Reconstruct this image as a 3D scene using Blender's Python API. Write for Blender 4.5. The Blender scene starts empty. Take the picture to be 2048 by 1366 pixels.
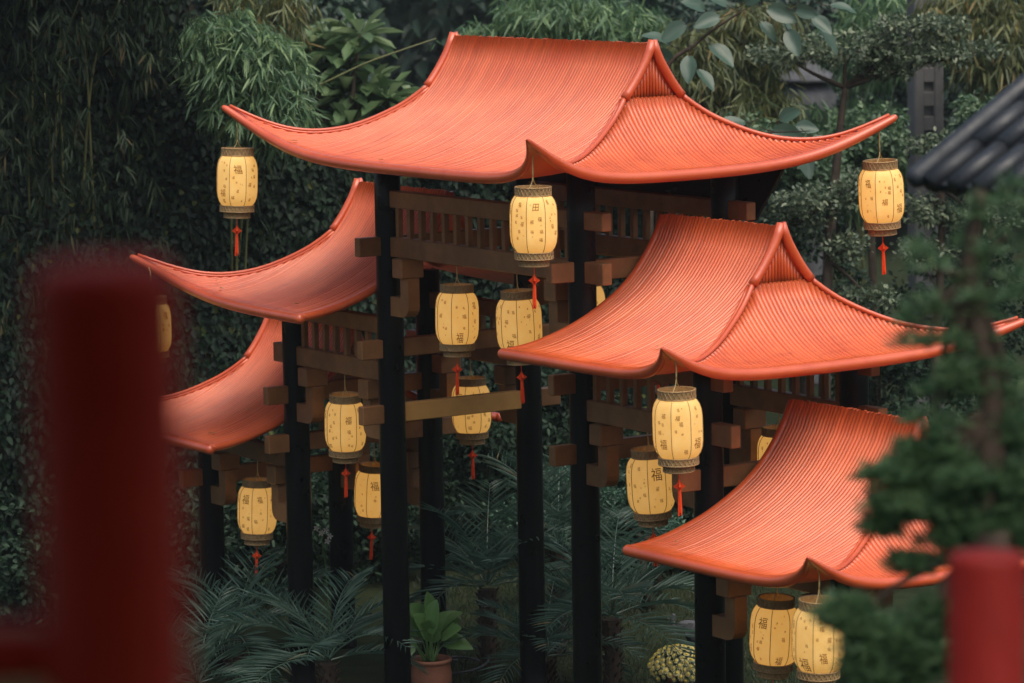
import bpy, math, random
import numpy as np
from mathutils import Vector, Matrix
random.seed(7); RNG = np.random.default_rng(7)
SC = bpy.context.scene; COL = SC.collection
R_ = math.radians
# ------------------------------------------------------------------ camera
Z0 = 4.75                                   # height of the gate's main tie beam above the ground
CAM = np.array([28.0233, -19.0583, 3.2978 + Z0]); YAW, PITCH, ROLL, FPX = 0.9853, -0.1217, -0.0171, 7180.1
FW = np.array([-math.sin(YAW)*math.cos(PITCH), math.cos(YAW)*math.cos(PITCH), math.sin(PITCH)])
_rt = np.array([math.cos(YAW), math.sin(YAW), 0.0]); _up = np.cross(_rt, FW)
RT = math.cos(ROLL)*_rt + math.sin(ROLL)*_up; UP = -math.sin(ROLL)*_rt + math.cos(ROLL)*_up
HF = np.array([-math.sin(YAW), math.cos(YAW), 0.0]); HR = _rt       # level forward and right
cd = bpy.data.cameras.new('camera'); cam = bpy.data.objects.new('camera', cd); COL.objects.link(cam)
cam.matrix_world = Matrix(((RT[0], UP[0], -FW[0], CAM[0]), (RT[1], UP[1], -FW[1], CAM[1]), (RT[2], UP[2], -FW[2], CAM[2]), (0, 0, 0, 1)))
cd.sensor_width = 36; cd.lens = 36*FPX/2048; cd.clip_start = 0.3; cd.clip_end = 2000
cd.dof.use_dof = True; cd.dof.focus_distance = 33.0; cd.dof.aperture_fstop = 2.3
SC.camera = cam
# ------------------------------------------------------------------ sky and sun (soft overcast day)
SUN_EL, SUN_AZ = R_(64), R_(94)            # azimuth of the sun, clockwise from +y
wd = bpy.data.worlds.new('World'); SC.world = wd; wd.use_nodes = True
nt = wd.node_tree; bg = nt.nodes['Background']
sky = nt.nodes.new('ShaderNodeTexSky'); sky.sky_type = 'NISHITA'; sky.sun_disc = False
sky.sun_elevation = SUN_EL; sky.sun_rotation = SUN_AZ; sky.air_density = 1.2; sky.dust_density = 6.0; sky.ozone_density = 1.0
nt.links.new(sky.outputs[0], bg.inputs[0]); bg.inputs[1].default_value = 0.10
sl = bpy.data.lights.new('sun', 'SUN'); sun = bpy.data.objects.new('sun', sl); COL.objects.link(sun)
sl.energy = 1.5; sl.angle = R_(65); sl.color = (1.0, 0.95, 0.88)
sdir = Vector((math.sin(SUN_AZ)*math.cos(SUN_EL), math.cos(SUN_AZ)*math.cos(SUN_EL), math.sin(SUN_EL)))
sun.rotation_euler = sdir.to_track_quat('Z', 'Y').to_euler()
SC.view_settings.view_transform = 'Standard'; SC.view_settings.look = 'None'; SC.view_settings.gamma = 1
SC.view_settings.use_curve_mapping = False; SC.view_settings.exposure = 0.6
SC.render.engine = 'CYCLES'; SC.cycles.use_denoising = True
SC.cycles.max_bounces = 6; SC.cycles.diffuse_bounces = 3; SC.cycles.glossy_bounces = 2; SC.cycles.transmission_bounces = 4
SC.cycles.volume_bounces = 0; SC.cycles.caustics_reflective = False; SC.cycles.caustics_refractive = False
# ------------------------------------------------------------------ helpers
def at(x, y, d):
    """world point seen at photo pixel (x, y), d metres deep"""
    return CAM + d*(FW + RT*(x-1024)/FPX - UP*(y-683)/FPX)
def on_ground(x, d, z=0.0):
    p = CAM + d*(FW + RT*(x-1024)/FPX); p[2] = z; return p
def tag(o, label=None, cat=None, group=None, kind=None):
    if label: o['label'] = label
    if cat: o['category'] = cat
    if group: o['group'] = group
    if kind: o['kind'] = kind
    return o
def empty(name, loc=(0, 0, 0), parent=None, rz=0.0):
    o = bpy.data.objects.new(name, None); COL.objects.link(o); o.location = loc; o.rotation_euler = (0, 0, rz); o.parent = parent
    o.empty_display_size = 0.2
    return o
def link(name, me, parent=None, loc=None):
    o = bpy.data.objects.new(name, me); COL.objects.link(o); o.parent = parent
    if loc is not None: o.location = loc
    return o
def mesh(name, V, F, mat, smooth=False):
    me = bpy.data.meshes.new(name)
    V = np.asarray(V, dtype=np.float32)
    if isinstance(F, np.ndarray):
        n, k = F.shape
        me.vertices.add(len(V)); me.vertices.foreach_set('co', V.ravel())
        me.loops.add(n*k); me.loops.foreach_set('vertex_index', F.astype(np.int32).ravel())
        me.polygons.add(n); me.polygons.foreach_set('loop_start', np.arange(0, n*k, k, dtype=np.int32))
        me.update(calc_edges=True)
    else:
        me.from_pydata([tuple(map(float, v)) for v in V], [], F)
    if smooth: me.polygons.foreach_set('use_smooth', np.ones(len(me.polygons), dtype=bool))
    me.materials.append(mat); me.update()
    return me
def obj(name, V, F, mat, parent=None, smooth=False, loc=None):
    return link(name, mesh(name, V, F, mat, smooth), parent, loc)
class MB:
    """collects shapes into one mesh"""
    def __init__(s): s.V = []; s.F = []
    def add(s, V, F):
        b = len(s.V); s.V.extend([tuple(v) for v in V]); s.F.extend([tuple(b+i for i in f) for f in F]); return s
    def build(s, name, mat, parent=None, smooth=False, loc=None): return obj(name, s.V, s.F, mat, parent, smooth, loc)
def box(c, s, bev=0.0):
    """box, with chamfered vertical and horizontal edges when bev > 0"""
    cx, cy, cz = c; hx, hy, hz = s[0]/2, s[1]/2, s[2]/2
    if bev <= 0:
        V = [(cx+a*hx, cy+b*hy, cz+e*hz) for a in (-1, 1) for b in (-1, 1) for e in (-1, 1)]
        return V, [(0, 1, 3, 2), (4, 6, 7, 5), (0, 4, 5, 1), (2, 3, 7, 6), (0, 2, 6, 4), (1, 5, 7, 3)]
    V = []; idx = {}
    for a in (-1, 1):
        for b in (-1, 1):
            for e in (-1, 1):
                for k, (dx, dy, dz) in enumerate(((0, bev, bev), (bev, 0, bev), (bev, bev, 0))):
                    idx[(a, b, e, k)] = len(V); V.append((cx+a*(hx-dx), cy+b*(hy-dy), cz+e*(hz-dz)))
    F = []
    for a in (-1, 1):
        F.append([idx[(a, b, e, 0)] for b, e in ((-1, -1), (1, -1), (1, 1), (-1, 1))])
        F.append([idx[(b, a, e, 1)] for b, e in ((-1, -1), (-1, 1), (1, 1), (1, -1))])
        F.append([idx[(b, e, a, 2)] for b, e in ((-1, -1), (1, -1), (1, 1), (-1, 1))])
    for a in (-1, 1):
        for b in (-1, 1):
            F.append([idx[(a, b, -1, 0)], idx[(a, b, 1, 0)], idx[(a, b, 1, 1)], idx[(a, b, -1, 1)]])
            F.append([idx[(a, -1, b, 0)], idx[(a, 1, b, 0)], idx[(a, 1, b, 2)], idx[(a, -1, b, 2)]])
            F.append([idx[(-1, a, b, 1)], idx[(1, a, b, 1)], idx[(1, a, b, 2)], idx[(-1, a, b, 2)]])
            for e in (-1, 1): F.append([idx[(a, b, e, k)] for k in range(3)])
    # consistent outward winding
    Vn = np.array(V); cc = np.array(c)
    for i, f in enumerate(F):
        p = Vn[f]; n = np.cross(p[1]-p[0], p[2]-p[0])
        if np.dot(n, p.mean(0)-cc) < 0: F[i] = f[::-1]
    return V, F
def tube(path, rad, n=8, cap=True, dome=False):
    P = np.asarray(path, float); m = len(P)
    rad = np.broadcast_to(np.asarray(rad, float), (m,))
    T = np.gradient(P, axis=0); T /= np.linalg.norm(T, axis=1)[:, None]+1e-12
    ref = np.array([0, 0, 1.0]) if abs(T[0][2]) < 0.9 else np.array([1.0, 0, 0])
    nrm = np.cross(T[0], ref); nrm /= np.linalg.norm(nrm)
    V = []; ang = np.arange(n)*2*math.pi/n
    for i in range(m):
        nrm = nrm - T[i]*np.dot(nrm, T[i]); nrm /= np.linalg.norm(nrm)+1e-12
        b = np.cross(T[i], nrm)
        V += list(P[i] + rad[i]*(np.cos(ang)[:, None]*nrm + np.sin(ang)[:, None]*b))
    F = [(i*n+k, i*n+(k+1) % n, (i+1)*n+(k+1) % n, (i+1)*n+k) for i in range(m-1) for k in range(n)]
    if dome:
        for e, i in ((-1, 0), (1, m-1)):
            b0 = len(V); ring = np.array(V[i*n:(i+1)*n]); c = P[i]
            V += list(c + (ring-c)*0.72 + T[i]*e*rad[i]*0.6); V.append(c + T[i]*e*rad[i]*0.85)
            for k in range(n):
                q = (i*n+k, i*n+(k+1) % n, b0+(k+1) % n, b0+k)
                F.append(q if e > 0 else q[::-1])
                t3 = (b0+k, b0+(k+1) % n, b0+n); F.append(t3 if e > 0 else t3[::-1])
    elif cap:
        F.append(tuple(range(n))[::-1]); F.append(tuple((m-1)*n+k for k in range(n)))
    return V, F
def lathe(prof, n=24, c=(0, 0, 0), rfun=None):
    V = []; m = len(prof)
    for r, z in prof:
        for k in range(n):
            a = 2*math.pi*k/n; rr = r*(rfun(a, z) if rfun else 1)
            V.append((c[0]+rr*math.cos(a), c[1]+rr*math.sin(a), c[2]+z))
    F = [(i*n+k, i*n+(k+1) % n, (i+1)*n+(k+1) % n, (i+1)*n+k) for i in range(m-1) for k in range(n)]
    return V, F
def curve_pts(pts, n):
    """Catmull-Rom through pts"""
    P = np.array(pts, float); P = np.vstack([2*P[0]-P[1], P, 2*P[-1]-P[-2]]); m = len(P)-3; out = []
    for t in np.linspace(0, m-1e-6, n):
        i = int(t); f = t-i; a, b, c, d = P[i:i+4]
        out.append(0.5*((2*b)+(-a+c)*f+(2*a-5*b+4*c-d)*f*f+(-a+3*b-3*c+d)*f**3))
    return np.array(out)
# ------------------------------------------------------------------ materials
def mat_new(name):
    m = bpy.data.materials.new(name); m.use_nodes = True
    return m, m.node_tree.nodes, m.node_tree.links, m.node_tree.nodes['Principled BSDF']
def ramp(nodes, stops):
    r = nodes.new('ShaderNodeValToRGB'); e = r.color_ramp.elements
    while len(e) < len(stops): e.new(0.5)
    for k, (p, c) in enumerate(stops): e[k].position = p; e[k].color = (*c, 1)
    return r
def noise(nodes, links, scale, detail=4, coord='Object', rough=0.55):
    t = nodes.new('ShaderNodeTexCoord'); n = nodes.new('ShaderNodeTexNoise')
    n.inputs['Scale'].default_value = scale; n.inputs['Detail'].default_value = detail; n.inputs['Roughness'].default_value = rough
    links.new(t.outputs[coord], n.inputs['Vector']); return n
def paint(name, lo, hi, rough=(0.3, 0.5), scale=3.0, metal=0.0, spec=0.5, coat=0.0, crough=0.3, cior=1.5, bump=0.0, rnd=0.0, bscale=40.0, coord='Object'):
    """painted or natural surface: two close tones by noise, uneven gloss, fine relief, optional tone shift from piece to piece"""
    m, N, L, B = mat_new(name)
    n = noise(N, L, scale, 5, coord); r = ramp(N, [(0.3, lo), (0.7, hi)]); L.new(n.outputs[0], r.inputs[0])
    out = r.outputs[0]
    if rnd > 0:
        oi = N.new('ShaderNodeObjectInfo'); ge = N.new('ShaderNodeNewGeometry'); ad = N.new('ShaderNodeMath'); ad.operation = 'ADD'
        L.new(oi.outputs['Random'], ad.inputs[0]); L.new(ge.outputs['Random Per Island'], ad.inputs[1])
        fr = N.new('ShaderNodeMath'); fr.operation = 'FRACT'; L.new(ad.outputs[0], fr.inputs[0])
        mr = N.new('ShaderNodeMapRange'); mr.inputs[3].default_value = 1-rnd; mr.inputs[4].default_value = 1+rnd*0.6
        L.new(fr.outputs[0], mr.inputs[0])
        hs = N.new('ShaderNodeHueSaturation'); L.new(mr.outputs[0], hs.inputs['Value']); L.new(out, hs.inputs['Color']); out = hs.outputs[0]
    L.new(out, B.inputs['Base Color'])
    n2 = noise(N, L, scale*2.3, 4, coord); rr = N.new('ShaderNodeMapRange'); rr.inputs[1].default_value = 0.3; rr.inputs[2].default_value = 0.7
    rr.inputs[3].default_value = rough[0]; rr.inputs[4].default_value = rough[1]
    L.new(n2.outputs[0], rr.inputs[0]); L.new(rr.outputs[0], B.inputs['Roughness'])
    B.inputs['Metallic'].default_value = metal; B.inputs['Specular IOR Level'].default_value = spec; B.inputs['Coat Weight'].default_value = coat
    B.inputs['Coat Roughness'].default_value = crough; B.inputs['Coat IOR'].default_value = cior
    if bump > 0:
        n3 = noise(N, L, bscale, 4, coord); bp = N.new('ShaderNodeBump'); bp.inputs['Strength'].default_value = bump; bp.inputs['Distance'].default_value = 0.01
        L.new(n3.outputs[0], bp.inputs['Height']); L.new(bp.outputs[0], B.inputs['Normal'])
    return m
def leaf_mat(name, stops, rough=0.42, trans=0.3, spec=0.5, patch=0.35):
    """foliage: tone from leaf to leaf plus broad patches"""
    m, N, L, B = mat_new(name)
    ge = N.new('ShaderNodeNewGeometry'); n = noise(N, L, 0.9, 3)
    mx = N.new('ShaderNodeMath'); mx.operation = 'MULTIPLY_ADD'; mx.inputs[1].default_value = patch*2; mx.inputs[2].default_value = -patch
    L.new(n.outputs[0], mx.inputs[0]); ad = N.new('ShaderNodeMath'); ad.operation = 'ADD'; ad.use_clamp = True
    L.new(mx.outputs[0], ad.inputs[0]); L.new(ge.outputs['Random Per Island'], ad.inputs[1])
    r = ramp(N, stops); L.new(ad.outputs[0], r.inputs[0]); L.new(r.outputs[0], B.inputs['Base Color'])
    B.inputs['Roughness'].default_value = rough; B.inputs['Specular IOR Level'].default_value = spec
    tr = N.new('ShaderNodeBsdfTranslucent'); L.new(r.outputs[0], tr.inputs[0]); mix = N.new('ShaderNodeMixShader'); mix.inputs[0].default_value = trans
    L.new(B.outputs[0], mix.inputs[1]); L.new(tr.outputs[0], mix.inputs[2]); L.new(mix.outputs[0], N['Material Output'].inputs[0])
    return m
def roof_paint():
    m = paint('roof_paint', (0.58, 0.088, 0.019), (0.70, 0.138, 0.036), (0.36, 0.52), 2.2, spec=0.45, coat=0.65, crough=0.34, cior=1.5, bump=0.12, rnd=0.08, bscale=60)
    N, L = m.node_tree.nodes, m.node_tree.links; B = N['Principled BSDF']; src = B.inputs['Base Color'].links[0].from_socket
    t = N.new('ShaderNodeTexCoord'); mp = N.new('ShaderNodeMapping'); mp.inputs['Scale'].default_value = (5.0, 0.9, 0.9); n = N.new('ShaderNodeTexNoise'); n.inputs['Scale'].default_value = 2.6; n.inputs['Detail'].default_value = 6
    L.new(t.outputs['Object'], mp.inputs[0]); L.new(mp.outputs[0], n.inputs['Vector']); r = ramp(N, [(0.52, (1, 1, 1)), (0.70, (0.60, 0.48, 0.40))]); L.new(n.outputs[0], r.inputs[0])   # rain streaks and grime
    n2 = noise(N, L, 14.0, 5); r2 = ramp(N, [(0.66, (1, 1, 1)), (0.74, (0.70, 0.62, 0.55))]); L.new(n2.outputs[0], r2.inputs[0])
    for k, rr in enumerate((r, r2)):
        mx = N.new('ShaderNodeMix'); mx.data_type = 'RGBA'; mx.blend_type = 'MULTIPLY'; mx.inputs['Factor'].default_value = 0.4; L.new(src, mx.inputs['A']); L.new(rr.outputs[0], mx.inputs['B']); src = mx.outputs['Result']
    L.new(src, B.inputs['Base Color']); return m
M = {}
M['roof'] = roof_paint()
M['pipe'] = paint('pipe_paint', (0.53, 0.072, 0.018), (0.63, 0.108, 0.030), (0.32, 0.46), 3.0, spec=0.5, coat=0.75, crough=0.24, cior=1.5, bump=0.08, bscale=30)
M['black'] = paint('black_lacquer', (0.002, 0.002, 0.0024), (0.004, 0.004, 0.004), (0.25, 0.42), 2.0, spec=0.22, bump=0.06, bscale=25)
M['bronze'] = paint('bronze_paint', (0.188, 0.088, 0.034), (0.325, 0.152, 0.060), (0.36, 0.54), 4.0, metal=0.25, bump=0.12, rnd=0.18, bscale=35)
M['gold'] = paint('gold_tone', (0.529, 0.276, 0.069), (0.667, 0.356, 0.103), (0.36, 0.50), 4.0, metal=0.0, bump=0.08, bscale=35)
M['post_red'] = paint('post_red', (0.29, 0.014, 0.004), (0.38, 0.024, 0.007), (0.55, 0.7), 6.0, spec=0.2, bump=0.05)
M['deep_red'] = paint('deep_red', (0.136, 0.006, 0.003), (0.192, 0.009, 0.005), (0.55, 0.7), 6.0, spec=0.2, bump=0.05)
M['collar'] = paint('lantern_collar', (0.28, 0.175, 0.07), (0.44, 0.28, 0.12), (0.45, 0.65), 30.0, metal=0.1, bump=0.3, bscale=150)
M['rib'] = paint('lantern_rib', (0.32, 0.20, 0.06), (0.40, 0.25, 0.09), (0.5, 0.6), 10)
M['tassel'] = paint('tassel_red', (0.78, 0.065, 0.014), (0.86, 0.095, 0.022), (0.6, 0.8), 30, spec=0.2)
M['ink'] = paint('brown_ink', (0.22, 0.085, 0.02), (0.34, 0.14, 0.035), (0.7, 0.8), 20, spec=0.1)
M['wire'] = paint('wire', (0.35, 0.26, 0.10), (0.45, 0.33, 0.14), (0.4, 0.5), 20)
M['stone'] = paint('grey_stone', (0.055, 0.058, 0.063), (0.110, 0.113, 0.121), (0.7, 0.9), 5, spec=0.3, bump=0.5, bscale=50)
M['concrete'] = paint('concrete', (0.093, 0.093, 0.096), (0.155, 0.152, 0.149), (0.7, 0.9), 3, spec=0.3, bump=0.35, bscale=40)
M['tile'] = paint('slate_tile', (0.010, 0.013, 0.017), (0.022, 0.028, 0.035), (0.35, 0.6), 4, bump=0.25, rnd=0.2, bscale=40)
M['terracotta'] = paint('terracotta', (0.26, 0.10, 0.055), (0.36, 0.15, 0.085), (0.55, 0.75), 6, bump=0.25, bscale=50)
M['bark'] = paint('bark', (0.030, 0.022, 0.016), (0.065, 0.048, 0.034), (0.75, 0.9), 8, spec=0.2, bump=0.7, bscale=30)
M['cane'] = paint('bamboo_cane', (0.10, 0.12, 0.04), (0.20, 0.20, 0.08), (0.45, 0.6), 5, bump=0.1)
M['soil'] = paint('soil', (0.015, 0.012, 0.009), (0.035, 0.028, 0.02), (0.9, 1.0), 12, spec=0.1, bump=0.8, bscale=40)
M['grass_ground'] = paint('lawn_soil', (0.012, 0.018, 0.008), (0.027, 0.036, 0.014), (0.9, 1.0), 3.0, spec=0.1, bump=0.8, bscale=60)
M['paving'] = paint('terrace_paving', (0.16, 0.15, 0.14), (0.24, 0.23, 0.21), (0.8, 0.95), 2.0, spec=0.2, bump=0.4)
M['hill'] = paint('forest_floor', (0.012, 0.020, 0.010), (0.03, 0.042, 0.02), (0.9, 1.0), 0.4, spec=0.1, bump=0.6, bscale=3)
M['hose'] = paint('hose', (0.03, 0.035, 0.045), (0.06, 0.065, 0.08), (0.4, 0.5), 8)
M['petal'] = paint('yellow_petal', (0.76, 0.66, 0.24), (0.86, 0.78, 0.40), (0.6, 0.7), 30, spec=0.2, rnd=0.1)
M['flower_eye'] = paint('flower_eye', (0.75, 0.55, 0.08), (0.80, 0.60, 0.12), (0.7, 0.8), 30, spec=0.2)
M['white_flower'] = paint('white_petal', (0.65, 0.66, 0.66), (0.75, 0.75, 0.73), (0.6, 0.7), 20, spec=0.2)
M['dry_leaf'] = paint('dry_leaf', (0.30, 0.20, 0.08), (0.42, 0.30, 0.14), (0.6, 0.8), 20)
M['cloth'] = None
def lantern_cloth():
    m, N, L, B = mat_new('lantern_cloth')
    n = noise(N, L, 9.0, 5); r = ramp(N, [(0.3, (0.86, 0.64, 0.24)), (0.7, (0.92, 0.75, 0.36))]); L.new(n.outputs[0], r.inputs[0])
    oi = N.new('ShaderNodeObjectInfo'); mr = N.new('ShaderNodeMapRange'); mr.inputs[3].default_value = 0.82; mr.inputs[4].default_value = 1.05; L.new(oi.outputs['Random'], mr.inputs[0])
    hs = N.new('ShaderNodeHueSaturation'); L.new(mr.outputs[0], hs.inputs['Value']); L.new(r.outputs[0], hs.inputs['Color']); r = hs
    L.new(r.outputs[0], B.inputs['Base Color']); B.inputs['Roughness'].default_value = 0.6; B.inputs['Specular IOR Level'].default_value = 0.25
    tr = N.new('ShaderNodeBsdfTranslucent'); L.new(r.outputs[0], tr.inputs[0]); mx = N.new('ShaderNodeMixShader'); mx.inputs[0].default_value = 0.45
    L.new(B.outputs[0], mx.inputs[1]); L.new(tr.outputs[0], mx.inputs[2])
    em = N.new('ShaderNodeEmission'); em.inputs[0].default_value = (1.0, 0.55, 0.14, 1); em.inputs[1].default_value = 0.22
    ads = N.new('ShaderNodeAddShader'); L.new(mx.outputs[0], ads.inputs[0]); L.new(em.outputs[0], ads.inputs[1]); L.new(ads.outputs[0], N['Material Output'].inputs[0])
    return m
M['cloth'] = lantern_cloth()
G = lambda *s: [(p, c) for p, c in s]
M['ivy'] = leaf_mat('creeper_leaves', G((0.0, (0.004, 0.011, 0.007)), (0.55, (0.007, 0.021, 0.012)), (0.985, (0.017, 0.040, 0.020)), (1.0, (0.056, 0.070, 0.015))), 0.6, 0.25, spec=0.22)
M['bamboo_dark'] = leaf_mat('bamboo_leaves_dark', G((0.0, (0.007, 0.017, 0.008)), (0.6, (0.014, 0.031, 0.014)), (0.95, (0.036, 0.056, 0.023)), (1.0, (0.090, 0.068, 0.031))), 0.55, 0.25, spec=0.22)
M['bamboo'] = leaf_mat('bamboo_leaves', G((0.0, (0.055, 0.116, 0.061)), (0.6, (0.112, 0.214, 0.103)), (1.0, (0.238, 0.356, 0.155))), 0.42, 0.35)
M['bamboo_yellow'] = leaf_mat('bamboo_leaves_yellowing', G((0.0, (0.050, 0.077, 0.032)), (0.5, (0.110, 0.143, 0.053)), (0.9, (0.200, 0.209, 0.074)), (1.0, (0.260, 0.187, 0.063))), 0.45, 0.35)
M['frangipani'] = leaf_mat('frangipani_leaves', G((0.0, (0.072, 0.132, 0.060)), (0.6, (0.132, 0.216, 0.096)), (1.0, (0.240, 0.312, 0.156))), 0.36, 0.4)
M['ficus'] = leaf_mat('ficus_leaves', G((0.0, (0.030, 0.064, 0.043)), (0.6, (0.060, 0.111, 0.076)), (1.0, (0.111, 0.170, 0.119))), 0.34, 0.25)
M['small_leaf'] = leaf_mat('small_leaves', G((0.0, (0.040, 0.069, 0.039)), (0.6, (0.098, 0.138, 0.081)), (1.0, (0.253, 0.299, 0.184))), 0.42, 0.35)
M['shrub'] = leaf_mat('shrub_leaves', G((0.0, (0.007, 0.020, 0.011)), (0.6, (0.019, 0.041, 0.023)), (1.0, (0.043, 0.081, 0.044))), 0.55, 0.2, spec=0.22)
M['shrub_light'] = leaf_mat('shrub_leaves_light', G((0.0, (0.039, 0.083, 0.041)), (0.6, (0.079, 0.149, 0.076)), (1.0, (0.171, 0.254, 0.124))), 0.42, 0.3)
M['topiary'] = leaf_mat('topiary_leaves', G((0.0, (0.017, 0.049, 0.031)), (0.6, (0.039, 0.105, 0.062)), (1.0, (0.077, 0.168, 0.094))), 0.42, 0.2)
M['palm'] = leaf_mat('palm_leaflets', G((0.0, (0.046, 0.098, 0.071)), (0.6, (0.098, 0.178, 0.132)), (0.95, (0.184, 0.276, 0.218)), (1.0, (0.253, 0.218, 0.115))), 0.30, 0.3)
M['pot_leaf'] = leaf_mat('broad_leaves', G((0.0, (0.112, 0.237, 0.072)), (0.6, (0.163, 0.312, 0.102)), (1.0, (0.250, 0.400, 0.156))), 0.28, 0.3)
M['pine'] = leaf_mat('podocarpus_leaves', G((0.0, (0.033, 0.083, 0.040)), (0.6, (0.079, 0.165, 0.076)), (1.0, (0.174, 0.279, 0.117))), 0.45, 0.3)
M['far_leaf'] = leaf_mat('far_leaves', G((0.0, (0.014, 0.034, 0.024)), (0.6, (0.029, 0.060, 0.041)), (1.0, (0.058, 0.102, 0.066))), 0.5, 0.2)
M['grass'] = leaf_mat('grass_blades', G((0.0, (0.017, 0.030, 0.011)), (0.7, (0.033, 0.050, 0.019)), (1.0, (0.061, 0.066, 0.028))), 0.5, 0.3)
# ------------------------------------------------------------------ the setting: ground, hillside, terrace
def build_ground():
    n = 60; xs = np.linspace(-1, 1, n); e = np.sign(xs)*np.abs(xs)**2.2*600
    V = [(x-10, y+12, 0.03*math.sin(x*0.7)*math.cos(y*0.6) - 0.03) for y in e for x in e]
    F = np.array([(j*n+i, j*n+i+1, (j+1)*n+i+1, (j+1)*n+i) for j in range(n-1) for i in range(n-1)])
    tag(obj('ground', V, F, M['grass_ground'], smooth=True), 'dark lawn and soil around the red roofed gate', 'ground', kind='structure')
    # wooded hillside far behind
    V = []; nu, nv = 40, 14
    for j in range(nv):
        for i in range(nu):
            s = (i/(nu-1)-0.5)*260; d = 95 + j*14
            h = (j/(nv-1))**1.1*55 + 2.5*math.sin(i*0.9)*j/6 - 0.4
            p = CAM + HF*d + HR*s; V.append((p[0], p[1], h))
    F = np.array([(j*nu+i, j*nu+i+1, (j+1)*nu+i+1, (j+1)*nu+i) for j in range(nv-1) for i in range(nu-1)])
    tag(obj('hillside', V, F, M['hill'], smooth=True), 'dark wooded hillside rising far behind the garden', 'hillside', kind='structure')
build_ground()
def build_terrace():
    # the raised terrace the picture is taken from: two levels with a low step between
    b = MB()
    def slab(d0, d1, top, half):
        c = CAM + HF*(d0+d1)/2
        V, F = box((0, 0, top/2), (half*2, d1-d0, top), 0.03)
        V = [tuple(np.array([c[0], c[1], 0]) + HR*v[0] + HF*v[1] + np.array([0, 0, v[2]])) for v in V]
        return V, F
    b.add(*slab(-6, 4.8, 6.45, 9)); b.add(*slab(4.803, 9.9, 5.35, 8.99))
    tag(b.build('terrace', M['paving']), 'raised stone terrace in front of the gate garden', 'terrace', kind='structure')
build_terrace()
# ------------------------------------------------------------------ the gate
HW, SB, HD = 1.65, 1.867, 0.8054            # half the middle bay, side bay, half the depth between columns
OV, VE, VG, SP = 0.85, 1.75, 0.30, 0.046     # side overhang, eave distance from the ridge line, gable half width, rod spacing
_gx = np.array([0, .05, .15, .30, .50, .70, .95, 1.20, 1.45, 1.75, 1.90]); _gy = np.array([1.12, 1.0, .83, .635, .455, .33, .205, .115, .05, .012, .004])
_gm = np.gradient(_gy, _gx); _gm[0] = -2.3
def g(v):
    v = min(max(abs(v), 0), 1.9); i = min(int(np.searchsorted(_gx, v, side='right'))-1, len(_gx)-2)
    h = _gx[i+1]-_gx[i]; t = (v-_gx[i])/h
    return ((2*t**3-3*t*t+1)*_gy[i] + (t**3-2*t*t+t)*h*_gm[i] + (-2*t**3+3*t*t)*_gy[i+1] + (t**3-t*t)*h*_gm[i+1])
gate = empty('ceremonial_gate')
tag(gate, 'five-roofed ceremonial gate with red rod roofs, black columns and bronze beams', 'gate')
rod_pool = []                                # (visible size, builder) of every rod; the largest become parts of their own
class Roof:
    def __init__(s, uL, uR, ze, hipL, hipR, flare):
        s.uL, s.uR, s.ze, s.hipL, s.hipR, s.fl = uL, uR, ze+Z0, hipL, hipR, flare   # flare[(end, side)] = (du, dv, dz)
    def hipu(s, end, t): return (s.uR+OV*t) if end > 0 else (s.uL-OV*t)
    def disp(s, end, side, w, t):
        f = s.fl.get((end, side), (0.14, 0.22, 0.34)); e = (1-w)*1.25; dc = f[3] if len(f) > 3 else 0.45; k = math.exp(-max(e, 0)/dc)*math.exp(-(1-min(max(t, 0), 1))*1.68/(dc*0.85)); q = k**1.5
        return np.array([end*f[0]*q, side*f[1]*q, f[2]*k])
    def front(s, u, v, side=-1, dz=0.0):
        """point of the long slope; v > 0 is the distance from the ridge line"""
        t = (v-VG)/(VE-VG); p = np.array([u, side*v, s.ze+g(v)+dz])
        if t > 0:
            if s.hipR: p += s.disp(1, side, 1-(s.hipu(1, t)-u)/1.25, t)
            if s.hipL: p += s.disp(-1, side, 1-(u-s.hipu(-1, t))/1.25, t)
        return p
    def end(s, o, v, end=1, dz=0.0):
        """point of the short slope at an end; o is the distance out from the gable"""
        t = o/OV; vh = VG+(VE-VG)*t; p = np.array([(s.uR+o) if end > 0 else (s.uL-o), v, s.ze+g(vh)+dz])
        for side in (-1, 1): p += s.disp(end, side, 1-(vh-side*v)/1.25, t)
        return p
    def hip(s, end, side, t, dz=0.0): return s.front(s.hipu(end, t), VG+(VE-VG)*t, side, dz)
def half_rod(P, Sd, r):
    """half-round rod on path P, Sd = sideways unit vectors"""
    P = np.asarray(P); T = np.gradient(P, axis=0); T /= np.linalg.norm(T, axis=1)[:, None]+1e-9
    Nn = np.cross(T, Sd); Nn /= np.linalg.norm(Nn, axis=1)[:, None]+1e-9
    Nn *= np.sign(Nn[:, 2:3]+1e-9); A = (0, 50, 90, 130, 180); V = []
    for i in range(len(P)):
        for a in A: V.append(P[i] + r*(math.cos(R_(a))*Sd[i] + math.sin(R_(a))*1.0*Nn[i]))
    k = len(A)
    F = [(i*k+j, i*k+j+1, (i+1)*k+j+1, (i+1)*k+j) for i in range(len(P)-1) for j in range(k-1)]
    F += [tuple(range(k)), tuple((len(P)-1)*k+j for j in range(k))[::-1]]
    return V, F
def grid_faces(nu, nv): return [(j*nu+i, j*nu+i+1, (j+1)*nu+i+1, (j+1)*nu+i) for j in range(nv-1) for i in range(nu-1)]
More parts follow.
